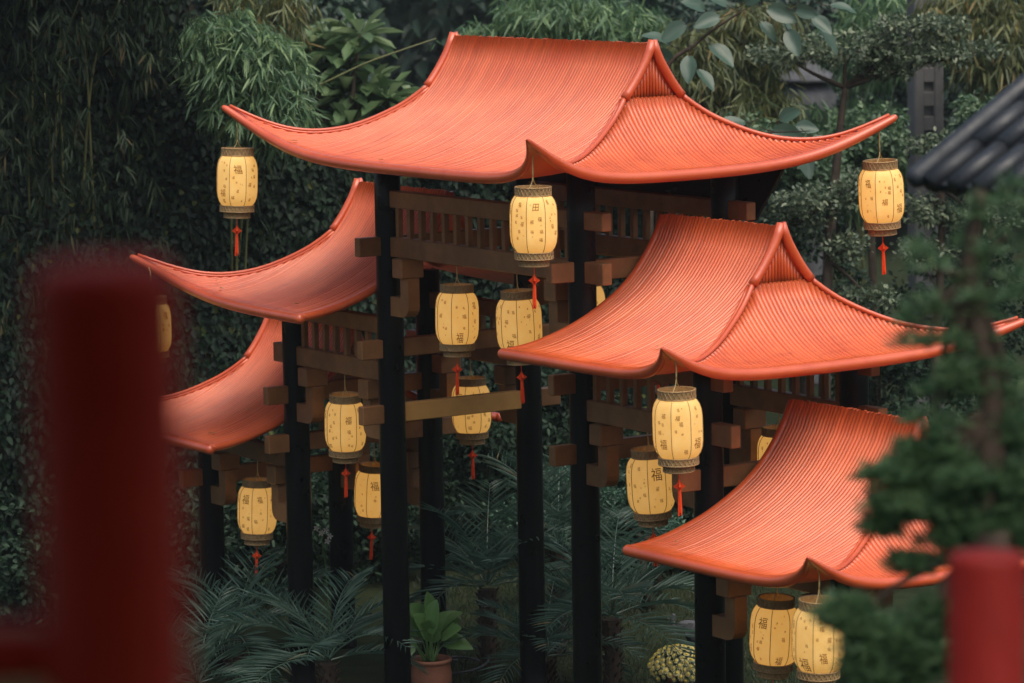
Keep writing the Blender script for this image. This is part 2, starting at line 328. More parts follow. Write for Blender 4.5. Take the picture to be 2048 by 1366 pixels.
def build_roof(uL, uR, ze, hipL, hipR, flare, vis_front, vis_end, name='roof'):
    rf = Roof(uL, uR, ze, hipL, hipR, flare); rr = SP/2*1.02; sink = -0.012; th = 0.045
    mb = MB()
    vs = list(np.concatenate([np.linspace(0, VG, 5), (VG+(VE-VG)*(1-(1-np.linspace(0, 1, 18))**1.5))[1:]]))
    for side in (-1, 1):                     # deck: top sheet and underside, joined at the rim
        top = []; nu = 41
        for v in vs:
            t = max(0, (v-VG)/(VE-VG)); a = rf.hipu(-1, t) if hipL else uL; b = rf.hipu(1, t) if hipR else uR
            for u in (a+b)/2-(b-a)/2*np.cos(np.pi*np.linspace(0, 1, nu)): top.append(rf.front(u, v, side, sink))
        bot = [p-np.array([0, 0, th]) for p in top]; F = grid_faces(nu, len(vs)); n = len(top)
        F = F if side > 0 else [f[::-1] for f in F]
        mb.add(top, F); mb.add(bot, [f[::-1] for f in F])
    for end in (-1, 1):
        if not (hipR if end > 0 else hipL): continue
        top = []; nu = 31; os_ = OV*(1-(1-np.linspace(0, 1, 18))**1.5)
        for o in os_:
            vh = VG+(VE-VG)*o/OV
            for v in -vh*np.cos(np.pi*np.linspace(0, 1, nu)): top.append(rf.end(o, v, end, sink))
        bot = [p-np.array([0, 0, th]) for p in top]; F = grid_faces(nu, len(os_)); F = F if end < 0 else [f[::-1] for f in F]
        mb.add(top, F); mb.add(bot, [f[::-1] for f in F])
    roof = mb.build(name, M['roof'], gate, True)
    hidden = MB()
    # rods of the long slopes
    a0 = uL-(OV if hipL else 0); b0 = uR+(OV if hipR else 0); nr = int(round((b0-a0)/SP))
    for side in (-1, 1):
        for k in range(nr):
            u = a0+(k+0.5)*(b0-a0)/nr; v0 = 0.0
            if u > uR: v0 = VG+(VE-VG)*(u-uR)/OV+0.02
            if u < uL: v0 = VG+(VE-VG)*(uL-u)/OV+0.02
            u += RNG.normal(0, 0.0016); jit = RNG.normal(0, 0.0014); ext = RNG.uniform(-0.004, 0.012)
            if VE-v0 < 0.12: continue
            vv = np.unique(np.concatenate([np.linspace(v0, VG, 4) if v0 < VG else [v0], np.linspace(max(v0, VG), VE-0.02, 10)]))
            P = [rf.front(u, v, side, sink+jit) for v in vv]
            if v0 == 0: P[0] = P[0] + np.array([0, 0, ext])
            Sd = np.array([rf.front(u+0.01, v, side)-rf.front(u-0.01, v, side) for v in vv]); Sd /= np.linalg.norm(Sd, axis=1)[:, None]
            shape = half_rod(P, Sd, rr)
            if side < 0 and vis_front > 0: rod_pool.append((vis_front*(VE-v0), shape, roof, hidden))
            else: hidden.add(*shape)
    for end in (-1, 1):                      # rods of the short slopes
        if not (hipR if end > 0 else hipL): continue
        nr = int(round(2*VE/SP))
        for k in range(nr):
            v = -VE+(k+0.5)*2*VE/nr; v += RNG.normal(0, 0.0011); o0 = max(0.0, (abs(v)-VG)/(VE-VG)*OV)+0.012
            if OV-o0 < 0.08: continue
            oo = np.linspace(o0-(0.03 if abs(v) < VG else 0), OV-0.02, 10); jit = RNG.normal(0, 0.0011)
            P = [rf.end(max(o, 0.0), v, end, sink+jit)+np.array([min(o, 0)*end, 0, 0]) for o in oo]
            Sd = np.array([rf.end(max(o, 0), v+0.01, end)-rf.end(max(o, 0), v-0.01, end) for o in oo]); Sd /= np.linalg.norm(Sd, axis=1)[:, None]
            shape = half_rod(P, Sd, rr)
            if end > 0 and vis_end > 0: rod_pool.append((vis_end*(OV-o0)*1.4, shape, roof, hidden))
            else: hidden.add(*shape)
    rf.hidden = hidden; rf.obj = roof
    # pipes along the eaves
    er = 0.052
    def pipe(path, rads, name, dome=False): V, F = tube(path, rads, 12, True, dome); return obj(name, V, F, M['pipe'], roof, True)
    drop = -0.028
    for side in (-1, 1):
        sp = np.linspace(0, 1, 60); sp = 0.5-0.5*np.cos(np.pi*sp)*(1-0.12*np.sin(np.pi*sp)**2); us = (uL-(OV if hipL else 0.03))+sp*(uR-uL+(OV if hipL else 0.03)+(OV if hipR else 0.03))
        path = np.array([rf.front(u, VE, side, drop) for u in us]); rads = np.full(60, er)
        for e, h in ((0, hipL), (1, hipR)):
            if h:
                k = np.linspace(0, 1, 14)**0.8; tq = 0.22 if (e == 1 and side < 0) else 0.55; seg = er*(tq+(1-tq)*k)
                if e == 0: rads[:14] = seg
                else: rads[-14:] = seg[::-1]
        pipe(path, rads, 'eave_pipe', True)
    for end in (-1, 1):
        if not (hipR if end > 0 else hipL): continue
        path = np.array([rf.end(OV, v, end, drop-0.004) for v in -VE*np.cos(np.pi*np.linspace(0, 1, 60))]); rads = np.full(60, er*0.985)
        k = np.linspace(0, 1, 14)**0.8; rads[:14] = er*((0.20+0.785*k) if end > 0 else (0.53+0.455*k)); rads[-14:] = (er*(0.53+0.455*k))[::-1]
        pipe(path, rads, 'eave_pipe', True)
        for side in (-1, 1):                 # gable edge and hip
            gp = [rf.front(uR if end > 0 else uL, v, side, 0.02)+np.array([end*0.012, 0, 0]) for v in np.linspace(0.0, VG+0.02, 9)]
            pipe(gp, 0.042, 'gable_edge')
            hp = np.array([rf.hip(end, side, t, 0.022) for t in np.linspace(0.0, 0.985 if (end < 0 or side > 0) else 0.86, 26)])
            pipe(hp, np.linspace(0.025, 0.015, 26), 'hip_pipe')
            hp2 = np.array([rf.front(rf.hipu(end, t)-end*0.055, VG+(VE-VG)*t, side, 0.014) for t in np.linspace(0.02, 0.9, 20)])
            pipe(hp2, np.linspace(0.017, 0.011, 20), 'hip_pipe')
        # gable: recessed board and upright rods
        ue = (uR-0.05) if end > 0 else (uL+0.05); zb = rf.ze+g(VG)-0.03
        vs2 = np.linspace(-VG, VG, 13); V = [(ue, v, rf.ze+g(v)-0.02) for v in vs2]+[(ue, v, zb) for v in vs2]
        F = [(i, i+1, 13+i+1, 13+i) for i in range(12)]; F = F if end < 0 else [f[::-1] for f in F]
        gb = obj('gable_board', V, F, M['roof'], roof)
        for v in np.linspace(-VG+0.025, VG-0.025, 17):
            zt = rf.ze+g(abs(v)+0.012)-0.015
            if zt-zb < 0.05: continue
            V, F = tube([(ue+end*0.018, v, zb), (ue+end*0.018, v, zt)], 0.0165, 8); obj('gable_rod', V, F, M['roof'], gb, True)
    for end, h, u in ((-1, hipL, uL), (1, hipR, uR)):       # plain inner edges against the taller tower
        if h: continue
        for side in (-1, 1):
            path = np.array([rf.front(u, v, side, -0.02) for v in np.linspace(0.0, VE, 30)]); pipe(path, 0.043, 'verge_pipe')
    return rf
fl_t = {(1, -1): (0.25, 0.36, 0.42, 0.25), (1, 1): (0.13, 0.27, 0.41), (-1, -1): (0.20, 0.26, 0.48), (-1, 1): (0.14, 0.24, 0.40)}
fl_2r = {(1, -1): (0.24, 0.32, 0.34, 0.24), (1, 1): (0.14, 0.15, 0.24)}
fl_2l = {(-1, -1): (0.30, 0.29, 0.41), (-1, 1): (0.2, 0.2, 0.32)}
fl_3r = {(1, -1): (0.26, 0.32, 0.38, 0.25), (1, 1): (0.14, 0.16, 0.28)}
fl_3l = {(-1, -1): (0.3, 0.26, 0.38), (-1, 1): (0.2, 0.2, 0.3)}
U2, U3 = HW+SB, HW+2*SB
roofs = [build_roof(-HW, HW, 0.895, True, True, fl_t, 1.0, 1.25),
         build_roof(HW+0.15, U2, -0.64, False, True, fl_2r, 1.3, 1.7),
         build_roof(-U2, -HW-0.15, -0.64, True, False, fl_2l, 0.8, 0),
         build_roof(U2+0.15, U3, -2.135, False, True, fl_3r, 1.5, 0.5),
         build_roof(-U3, -U2-0.15, -2.135, True, False, fl_3l, 0.7, 0)]
rod_pool.sort(key=lambda r: -r[0])
for i, (s_, shape, roof, hid) in enumerate(rod_pool):
    if i < 300: obj('roof_rod', shape[0], shape[1], M['roof'], roof, True)
    else: hid.add(*shape)
for rf in roofs:
    tag(rf.hidden.build('rod_courses', M['roof'], rf.obj, True), kind='stuff')
# columns: foot collar, shaft, top ring
def column(u, v, top):
    prof = [(0.150, -0.25), (0.150, 0.10), (0.133, 0.14), (0.133, 0.4)] + [(0.134-0.006*k/8, 0.4+(top-0.4)*k/8) for k in range(1, 9)]
    V, F = lathe(prof, 28, (u, v, 0)); F = list(F); n = len(prof); F.append(tuple((n-1)*28+k for k in range(28)))
    return obj('column', V, F, M['black'], gate, True)
tops = {HW: 0.895+0.17, U2: -0.64+0.15, U3: -2.135+0.15}
for au in (HW, U2, U3):
    for su in (-1, 1):
        for sv in (-1, 1): column(su*au, sv*HD, Z0+tops[au])
BT, BH = 0.105, 0.195
def beam(c, s, name='beam', bev=0.008, mat='bronze'): V, F = box(c, s, bev); return obj(name, V, F, M[mat], gate)
def bracket(u, v, zt, sgn):
    """block, stem and curved foot that carry a tie beam beside a column; sgn = direction from the column into the bay"""
    V, F = box((u+sgn*0.345, v, zt-0.095), (0.185, 0.25, 0.188), 0.008); br = obj('bracket', V, F, M['bronze'], gate)
    x0, x1, xs = 0.118, 0.445, 0.305; z0, z1, zf = zt-0.19, zt-0.575, zt-0.385
    pts = [(x0, z1), (x1-0.11, z1)] + [(x1-0.11+0.11*math.sin(R_(a)), z1+0.11-0.11*math.cos(R_(a))) for a in (22, 45, 68, 90)] + [(x1, z0), (xs, z0), (xs, zf), (x0, zf)]
    n = len(pts); hw = 0.065
    V = [(u+sgn*x, v-hw, z) for x, z in pts]+[(u+sgn*x, v+hw, z) for x, z in pts]
    a = tuple(range(n)); b = tuple(n+k for k in range(n))[::-1]
    F = [a, b]+[(k, n+k, n+(k+1) % n, (k+1) % n) for k in range(n)]
    Fo = F if sgn < 0 else [f[::-1] for f in F]
    obj('bracket_arm', V, [f[::-1] for f in Fo], M['bronze'], br)
def bay(u0, u1, zm, upper, exL, exR, exU):
    """one bay: tie beams, uprights and brackets, front and back"""
    z = Z0+zm
    for v in (-HD, HD):
        beam(((u0-exL+u1+exR)/2, v, z), (u1-u0+exL+exR, BT, BH), 'tie_beam')
        if upper:
            beam(((u0+u1+exU)/2, v, z+upper), (u1-u0+exU, BT, 0.165), 'upper_beam')
            n = max(3, int(round((u1-u0)/0.21)))
            for k in range(1, n):
                u = u0+(u1-u0)*k/n; V, F = box((u, v, z+upper/2+0.004), (0.055, 0.055, upper-0.165/2-BH/2+0.012), 0.004); obj('baluster', V, F, M['bronze'], gate)
        bracket(u0, v, z-BH/2, 1); bracket(u1, v, z-BH/2, -1)
bay(-HW, HW, 0.0, 0.465, 0.0, 0.40, 0.40)
bay(HW, U2, -1.245, 0.455, 0, 0.40, 0.30); bay(-U2, -HW, -1.245, 0.455, 0.36, 0, 0)
bay(U2, U3, -2.33, 0, 0, 0.38, 0); bay(-U3, -U2, -2.33, 0, 0.36, 0, 0)
for su in (-1, 1):                           # cross beams through the columns, ends showing front and back
    for u, zs in ((HW, (0.004, -1.003, -1.645)), (U2, (-1.645, -2.147)), (U3, (-2.73,))):
        for zz in zs:
            if su < 0 and u == HW and zz == -1.645:   # this one takes a lighter gold colour between the columns
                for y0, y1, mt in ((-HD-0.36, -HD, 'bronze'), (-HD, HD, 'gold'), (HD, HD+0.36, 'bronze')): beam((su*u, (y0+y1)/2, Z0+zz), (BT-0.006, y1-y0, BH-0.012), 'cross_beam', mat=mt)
                continue
            beam((su*u, 0, Z0+zz), (BT-0.006, 2*HD+0.72, BH-0.012), 'cross_beam')
# black sloping panel added under the rear eave of the middle roof
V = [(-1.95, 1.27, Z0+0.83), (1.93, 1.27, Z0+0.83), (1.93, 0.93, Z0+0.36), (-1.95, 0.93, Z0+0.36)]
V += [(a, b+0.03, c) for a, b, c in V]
obj('black_panel', V, [(0, 1, 2, 3), (7, 6, 5, 4), (0, 4, 5, 1), (1, 5, 6, 2), (2, 6, 7, 3), (3, 7, 4, 0)], M['black'], gate)
# ------------------------------------------------------------------ lanterns
def glyph(ch):
    cu = bpy.data.curves.new('g', 'FONT'); cu.body = ch; cu.size = 1; cu.resolution_u = 2; cu.align_x = 'CENTER'; cu.align_y = 'CENTER'
    o = bpy.data.objects.new('g', cu); COL.objects.link(o); dg = bpy.context.evaluated_depsgraph_get()
    me = bpy.data.meshes.new_from_object(o.evaluated_get(dg)); V = np.array([v.co[:2] for v in me.vertices]); F = [tuple(p.vertices) for p in me.polygons]
    bpy.data.objects.remove(o); bpy.data.curves.remove(cu); bpy.data.meshes.remove(me)
    if len(V): V = (V-(V.max(0)+V.min(0))/2)/max(1e-6, (V.max(0)-V.min(0)).max())
    return V, F
GL = {c: glyph(c) for c in '福田'}
LR, LH = 0.212, 0.49                          # lantern radius and cloth height
BODY = [(0.150, 0), (0.168, 0.012), (0.190, 0.045), (0.204, 0.085), (0.211, 0.14), (0.212, 0.245), (0.211, 0.35), (0.204, 0.405), (0.190, 0.445), (0.168, 0.478), (0.145, 0.49)]
def oct_f(a):                                 # between a circle and an octagon
    b = (a % (math.pi/4))-math.pi/8; return 0.2+0.8*math.cos(math.pi/8)/math.cos(b)
def body_r(z):
    zs = [p[1] for p in BODY]; return float(np.interp(z, zs, [p[0] for p in BODY]))
ZB = -0.085-LH                                # cloth bottom below the lantern's hanging ring
def lantern_meshes():
    Mx = {}
    V, F = lathe([(r, z+ZB) for r, z in BODY], 48, rfun=lambda a, z: oct_f(a)); Mx['cloth_body'] = mesh('cloth_body', V, F, M['cloth'], True)
    b = MB()
    for k in range(8):
        a = k*math.pi/4; f = oct_f(a)
        b.add(*tube([(math.cos(a)*(r*f+0.001), math.sin(a)*(r*f+0.001), z+ZB) for r, z in BODY], 0.0032, 5))
    Mx['rib_frame'] = mesh('rib_frame', b.V, b.F, M['rib'], True)
    def collar(name, r, z0, z1, dense):
        q = MB(); q.add(*lathe([(r-0.012, z0), (r-0.002, z0), (r-0.002, z1), (r-0.012, z1), (r-0.012, z0)], 32))
        for z in (z0, z1): q.add(*tube([(math.cos(t)*r, math.sin(t)*r, z) for t in np.linspace(0, 2*math.pi, 33)], 0.006, 6))
        for k in range(dense):                # pierced lattice band: crossed strips
            for s in (-1, 1):
                a0 = 2*math.pi*k/dense; a1 = a0+s*2*math.pi/dense
                q.add(*tube([(math.cos(a0)*(r+0.002), math.sin(a0)*(r+0.002), z0), (math.cos(a1)*(r+0.002), math.sin(a1)*(r+0.002), z1)], 0.0035, 4))
        Mx[name] = mesh(name, q.V, q.F, M['collar'], False)
    collar('top_collar', 0.155, ZB+LH, ZB+LH+0.068, 26); collar('bottom_collar', 0.165, ZB-0.058, ZB, 28); collar('foot_collar', 0.128, ZB-0.118, ZB-0.060, 22)
    q = MB()                                  # tassel: cord, knot and tapering skirt of threads
    zt = ZB-0.118; q.add(*tube([(0, 0, zt+0.06), (0, 0, zt-0.12)], 0.0035, 5))
    for rot in (0.4, 0.4+math.pi/2):          # flat knot of crossed lozenges
        V = []
        for k in range(8):
            a = k*math.pi/4; r = 0.050 if k % 2 == 0 else 0.030
            for off in (-0.008, 0.008): x, y = r*math.cos(a), off; V.append((x*math.cos(rot)-y*math.sin(rot), x*math.sin(rot)+y*math.cos(rot), zt-0.13+r*math.sin(a)))
        q.add(V, [tuple(range(0, 16, 2)), tuple(range(1, 16, 2))[::-1]]+[(2*k, (2*k+2) % 16, (2*k+3) % 16, 2*k+1) for k in range(8)])
    q.add(*tube([(0, 0, zt-0.16), (0, 0, zt-0.19)], 0.014, 8))
    for k in range(12):
        a = k*math.pi/6; r0 = 0.010; r1 = 0.008+0.005*(k % 3)
        q.add(*tube([(r0*math.cos(a), r0*math.sin(a), zt-0.185), (r1*math.cos(a), r1*math.sin(a), zt-0.34-0.012*(k % 4))], 0.006, 4))
    Mx['tassel'] = mesh('tassel', q.V, q.F, M['tassel'])
    q = MB(); q.add(*tube([(0.145, 0, ZB+LH+0.05), (0.03, 0, ZB+LH+0.11), (0, 0, ZB+LH+0.16), (-0.03, 0, ZB+LH+0.11), (-0.145, 0, ZB+LH+0.05)], 0.0035, 5))
    Mx['bail'] = mesh('bail', q.V, q.F, M['wire'])
    return Mx
LM = lantern_meshes()
def lettering(seed, first):
    rg = random.Random(seed); q = MB()
    for k in range(8):
        a0 = k*math.pi/4+math.pi/8; spots = []
        big = rg.random() < 0.5
        lay = [(0.37 if rg.random() < .6 else 0.13, 0, rg.uniform(0.065, 0.10), '福')] if big else []
        if k == first[0]: lay = [(first[1], 0, first[2], first[3])]
        for _ in range(13):
            z = rg.uniform(0.05, 0.44); x = rg.uniform(-0.055, 0.055); sz = rg.choice((0.012, 0.02, 0.028, 0.034, 0.042))
            if all(abs(z-l[0]) > (sz+l[2])*0.6 or abs(x-l[1]) > (sz+l[2])*0.6 for l in lay): lay.append((z, x, sz, '福' if sz > 0.015 else '田'))
        for z0, x0, sz, ch in lay:
            V0, F0 = GL[ch]
            if not len(V0): continue
            sh = rg.uniform(-0.25, 0.25); wx = rg.uniform(0.7, 1.0); V = []
            for x, y in V0:
                zz = z0+y*sz; aa = a0+(x0+(x*wx+y*sh)*sz)/LR; r = body_r(zz)*oct_f(aa)+0.0035
                V.append((r*math.cos(aa), r*math.sin(aa), zz+ZB))
            q.add(V, F0)
    return mesh('lettering', q.V, q.F, M['ink'])
lantern_group = 'yellow cloth lanterns hung on the gate'
CAMAZ = math.atan2(-HF[1], -HF[0])
def lantern(p, label, hang, seed, first=(0, 0.33, 0.095, '福'), sc=1.0, rz=None, hook=None):
    """p = ring on top of the lantern, hang = height of the point it hangs from"""
    rt = empty('lantern', (p[0], p[1], p[2])); rt.rotation_euler = (RNG.normal(0, 0.03), RNG.normal(0, 0.03), (CAMAZ-math.pi/8 + (rz if rz is not None else 0)))
    rt.scale = (sc, sc, sc)
    tag(rt, label, 'lantern', lantern_group)
    for n in ('cloth_body', 'rib_frame', 'top_collar', 'bottom_collar', 'foot_collar', 'tassel', 'bail'): link(n, LM[n], rt)
    tag(link('lettering', lettering(seed, first), rt), kind='stuff')
    h = (hang-p[2])/sc
    path = [(0, 0, 0.07), (0.004, 0, h*0.5+0.035), (0, 0, h)] if hook is None else [(0, 0, 0.07)]+hook
    V, F = tube(curve_pts(path, 12), 0.006, 6); obj('hanging_wire', V, F, M['wire'], rt, True)
    return rt
zt0 = Z0-BH/2
def pz(x, y, v, up=True):                     # ray through the photo pixel cut with the plane y = v
    d = FW+RT*(x-1024)/FPX-UP*(y-683)/FPX; t = (v-CAM[1])/d[1]; return CAM+t*d
for (x, y, v, label, hb, seed, first, rz) in (
    (914, 565, -HD, 'yellow lantern in the middle bay, left of the front pair under the main beam', 0.0, 4, (0, 0.07, 0.10, '福'), 0.15),
    (1035, 577, -HD, 'yellow lantern in the middle bay touching the tip of the right-hand roof', 0.0, 5, (7, 0.07, 0.11, '福'), 0.30),
    (1170, 552, HD, 'yellow lantern half hidden behind the front right column of the middle bay', 0.0, 16, (0, 0.3, 0.08, '福'), 0.0),
    (1310, 565, HD, 'yellow lantern at the back of the middle bay behind the right-hand roof', 0.0, 17, (0, 0.3, 0.08, '福'), 0.0),
    (690, 785, -HD, 'yellow lantern under the upper left roof beside a curved bracket', -1.245, 7, (0, 0.33, 0.08, '福'), 0.2),
    (941, 752, HD, 'amber lantern crossed by the gold cross beam, low in the middle bay', -1.245, 6, (0, 0.37, 0.05, '福'), 0.1),
    (1297, 893, -HD, 'yellow lantern with one big dark character, hanging behind the corner lantern', -1.245, 11, (0, 0.36, 0.115, '福'), 0.25),
    (1558, 850, HD, 'amber lantern peeking out above the lowest right roof slope', -1.245, 12, (0, 0.3, 0.07, '福'), 0.0),
    (515, 955, -HD, 'yellow lantern under the lowest left roof above the palms', -2.33, 9, (7, 0.37, 0.10, '福'), 0.2),
    (748, 925, HD, 'orange lantern partly hidden by the tall front left column', -2.33, 8, (0, 0.36, 0.10, '福'), 0.1),
    (1553, 1190, -HD, 'dim amber lantern under the lowest right roof, left of a brighter one', -2.33, 13, (0, 0.05, 0.08, '福'), 0.15)):
    p = pz(x, y, v); p = p+np.array([0, 0, -0.004]); p[2] += 0.0
    lantern(p, label, Z0+hb-BH/2+0.004, seed, first, 1.0, rz)
T0, T2R, T2L, T3R, T3L = roofs
def corner_lantern(rf, end, side, x, y, v, label, seed, first, rz, hookside=None):
    p = pz(x, y, v); q = rf.hip(end, side, 0.965, -0.06)
    rt = lantern(p, label, q[2], seed, first, 1.0, rz, None)
    w = [c for c in rt.children if c.name.startswith('hanging_wire')][0]
    a = (CAMAZ-math.pi/8+rz); dl = q-p; loc = np.array([dl[0]*math.cos(a)+dl[1]*math.sin(a), -dl[0]*math.sin(a)+dl[1]*math.cos(a), dl[2]])
    P = curve_pts([(0, 0, 0.07), (0, 0, max(0.12, loc[2]*0.75)), tuple(loc*np.array([0.5, 0.5, 1.0])+np.array([0, 0, 0.012])), tuple(loc)], 14)
    V, F = tube(P, 0.0065, 6); me = mesh('hanging_wire', V, F, M['wire'], True); w.data = me
corner_lantern(T0, -1, -1, 475, 293, -1.93, 'yellow lantern on the left tip of the top roof against dark foliage', 1, (0, 0.36, 0.085, '福'), 0.1)
corner_lantern(T0, 1, -1, 1066, 370, -1.93, 'bright lantern on the near corner of the top roof with a square window-like mark', 2, (0, 0.40, 0.06, '田'), 0.1)
corner_lantern(T0, 1, 1, 1760, 318, 1.90, 'yellow lantern on the far right tip of the top roof', 3, (0, 0.2, 0.06, '福'), 0.05)
corner_lantern(T2R, 1, -1, 1353, 775, -1.83, 'bright lantern on the near corner of the second right roof', 10, (0, 0.3, 0.04, '福'), 0.1)
corner_lantern(T3R, 1, -1, 1638, 1195, -1.83, 'large pale lantern on the near corner of the lowest right roof beside pine foliage', 14, (7, 0.07, 0.11, '福'), 0.1)
corner_lantern(T2L, -1, -1, 302, 590, -2.0, 'orange lantern on the left roof tip, mostly behind the blurred red post', 15, (0, 0.3, 0.07, '福'), 0.1)

LEAF_LABELS = ('dry leaf on the upper left roof nearest its left tip', 'dry leaf low on the upper left roof beside the eave pipe', 'dry leaf halfway up the lowest left roof', 'dry leaf low on the lowest left roof near its corner',
    'dry leaf on the upper left roof close to the black column', 'dry leaf on the top roof low in the middle of the front eave', 'dry leaf on the top roof near its left tip', 'dry leaf on the lowest right roof near its left tip', 'dry leaf on the second right roof above the corner lantern')
for k, (rf, u, v) in enumerate(((T2L, -3.9, 1.45), (T2L, -3.6, 1.55), (T3L, -4.3, 0.95), (T3L, -4.15, 1.5), (T2L, -2.2, 1.5), (T0, -0.3, 1.66), (T0, -1.9, 1.6), (T3R, 3.95, 1.5), (T2R, 3.3, 1.2))):
    p = rf.front(u, v, -1, 0.035); a = RNG.uniform(0, 6.28); L_ = RNG.uniform(0.06, 0.13); D = np.array([math.cos(a), math.sin(a), 0]); S_ = np.array([-D[1], D[0], 0])
    V = [p, p+D*L_*0.4+S_*0.014+np.array([0, 0, 0.010]), p+D*L_+np.array([0, 0, 0.006]), p+D*L_*0.4-S_*0.014+np.array([0, 0, 0.010])]
    tag(obj('fallen_leaf', V, [(0, 1, 2), (0, 2, 3)], M['dry_leaf']), LEAF_LABELS[k], 'leaf', 'dry leaves fallen on the roofs')
# ------------------------------------------------------------------ foliage tools
def unit(A): return A/(np.linalg.norm(A, axis=-1, keepdims=True)+1e-9)
def rdir(n): return unit(RNG.normal(size=(n, 3)))
class Leaves:
    """many leaves as one mesh; each leaf is two quads folded along the midrib"""
    def __init__(s): s.P = []; s.D = []; s.N = []; s.L = []; s.W = []
    def add(s, P, D, N, L, W):
        n = len(P); s.P.append(np.asarray(P, float)); s.D.append(unit(np.broadcast_to(D, (n, 3)))); s.N.append(np.broadcast_to(N, (n, 3)))
        s.L.append(np.broadcast_to(L, (n,))); s.W.append(np.broadcast_to(W, (n,))); return s
    def arrays(s, droop=0.12, fold=0.18, shape=(0.32, 0.7, 1.0, 0.78)):
        P, D, N = map(np.vstack, (s.P, s.D, s.N)); L = np.concatenate(s.L)[:, None]; W = np.concatenate(s.W)[:, None]
        Sd = unit(np.cross(D, N)); Nn = np.cross(Sd, D); x1, x2, w1, w2 = shape
        dz = np.array([0, 0, -1.0])*droop*L
        b = P; t = P+D*L+dz; m1 = P+D*L*x1+dz*x1*x1; m2 = P+D*L*x2+dz*x2*x2; up = Nn*W*fold
        V = np.stack([b, m1+Sd*W*w1/2+up, m2+Sd*W*w2/2+up, t, m2-Sd*W*w2/2+up, m1-Sd*W*w1/2+up], 1).reshape(-1, 3)
        i = np.arange(len(P))[:, None]*6
        F = np.vstack([i+np.array([[0, 1, 2, 3]]), i+np.array([[0, 3, 4, 5]])])
        return V, F
    def build(s, name, mat, parent=None, loc=None, **k):
        V, F = s.arrays(**k)
        if loc is not None: V = V-np.asarray(loc)
        return obj(name, V, F, mat, parent)
def fbm(seed):
    r = np.random.default_rng(seed); K = r.normal(size=(7, 3)); K *= (np.array([0.6, 0.9, 1.4, 2.1, 3.0, 4.4, 6.0])/np.linalg.norm(K, axis=1))[:, None]
    ph = r.uniform(0, 6.28, 7); am = 1/np.array([1, 1.3, 1.8, 2.4, 3.2, 4.2, 5.5])
    return lambda P: (np.sin(np.asarray(P)@K.T+ph)*am).sum(-1)/am.sum()*2
def ellipsoid_points(c, r, n, inner=0.45, flat=0.0):
    d = rdir(n); q = RNG.uniform(inner**2, 1, n)**0.5
    P = np.asarray(c)+d*np.asarray(r)*q[:, None]; return P, d
def leaf_ball(LV, c, r, n, L, W, up=0.3, inner=0.45, down=0.2, jl=0.3):
    P, d = ellipsoid_points(c, r, n, inner)
    D = unit(d*0.6+rdir(n)*0.8+np.array([0, 0, -down])); N = unit(d*0.6+np.array([0, 0, up])+rdir(n)*0.5)
    LV.add(P, D, N, L*RNG.uniform(1-jl, 1+jl, n), W*RNG.uniform(0.8, 1.2, n))
def clumpy(LV, c, r, n_cl, per, cr, L, W, **k):
    """a crown: small clumps spread through an ellipsoid, leaving gaps"""
    P, d = ellipsoid_points(c, r, n_cl, 0.35)
    for p in P:
        s = RNG.uniform(0.6, 1.35)*cr; leaf_ball(LV, p, (s, s, s*0.7), max(4, int(per*RNG.uniform(0.6, 1.4))), L, W, inner=0.1, **k)
    return P
def sprays(LV, P, n_leaf, L, W, fall=0.7, spread=0.5):
    """hanging sprays of narrow leaves"""
    n = len(P); az = RNG.uniform(0, 6.283, n); O = np.stack([np.cos(az), np.sin(az), np.zeros(n)], 1)
    for k in range(n_leaf):
        a = RNG.normal(0, spread, (n, 3)); D = unit(O*0.45+a+np.array([0, 0, -fall])); q = RNG.uniform(0, 0.7, (n, 1))*L
        LV.add(P+O*q*0.8+np.array([0, 0, -0.5])*q+RNG.normal(0, 0.03, (n, 3)), D, unit(rdir(n)*0.6+O*0.5+np.array([0, 0, 0.5])), L*RNG.uniform(0.6, 1.2, n), W*RNG.uniform(0.8, 1.2, n))
def limb(b, p0, p1, r0, r1, sag=0.1, n=7, seg=7):
    p0, p1 = np.asarray(p0), np.asarray(p1); t = np.linspace(0, 1, seg)[:, None]; ln = np.linalg.norm(p1-p0)
    P = p0+(p1-p0)*t+np.sin(t*math.pi)*RNG.normal(0, 0.04, 3)*ln+np.sin(t*math.pi)*np.array([0, 0, sag*ln])
    b.add(*tube(P, np.linspace(r0, r1, seg), n))
def px_r(px, d): return px*d/FPX
def box_ax(p, a, b, c): return np.asarray(p)+HR*a+HF*b+np.array([0, 0, c])
def broad_leaf(P, D, N, L, W, bend=0.3):
    m = 9; s = np.linspace(0, 1, m); D = unit(np.asarray(D, float)); Sd = unit(np.cross(D, N)); Nn = np.cross(Sd, D); V = []
    w = W*0.5*np.sin(np.pi*np.clip(s*0.93+0.05, 0, 1))**0.75*(1-0.25*s)
    for i in range(m):
        c = np.asarray(P)+D*L*s[i]-np.array([0, 0, 1])*bend*L*s[i]**2
        for k in (-1, -0.5, 0, 0.5, 1): V.append(c+Sd*w[i]*k+Nn*(abs(k)*w[i]*0.35+0.015*W*math.sin(s[i]*9+k*3)))
    return V, grid_faces(5, m)
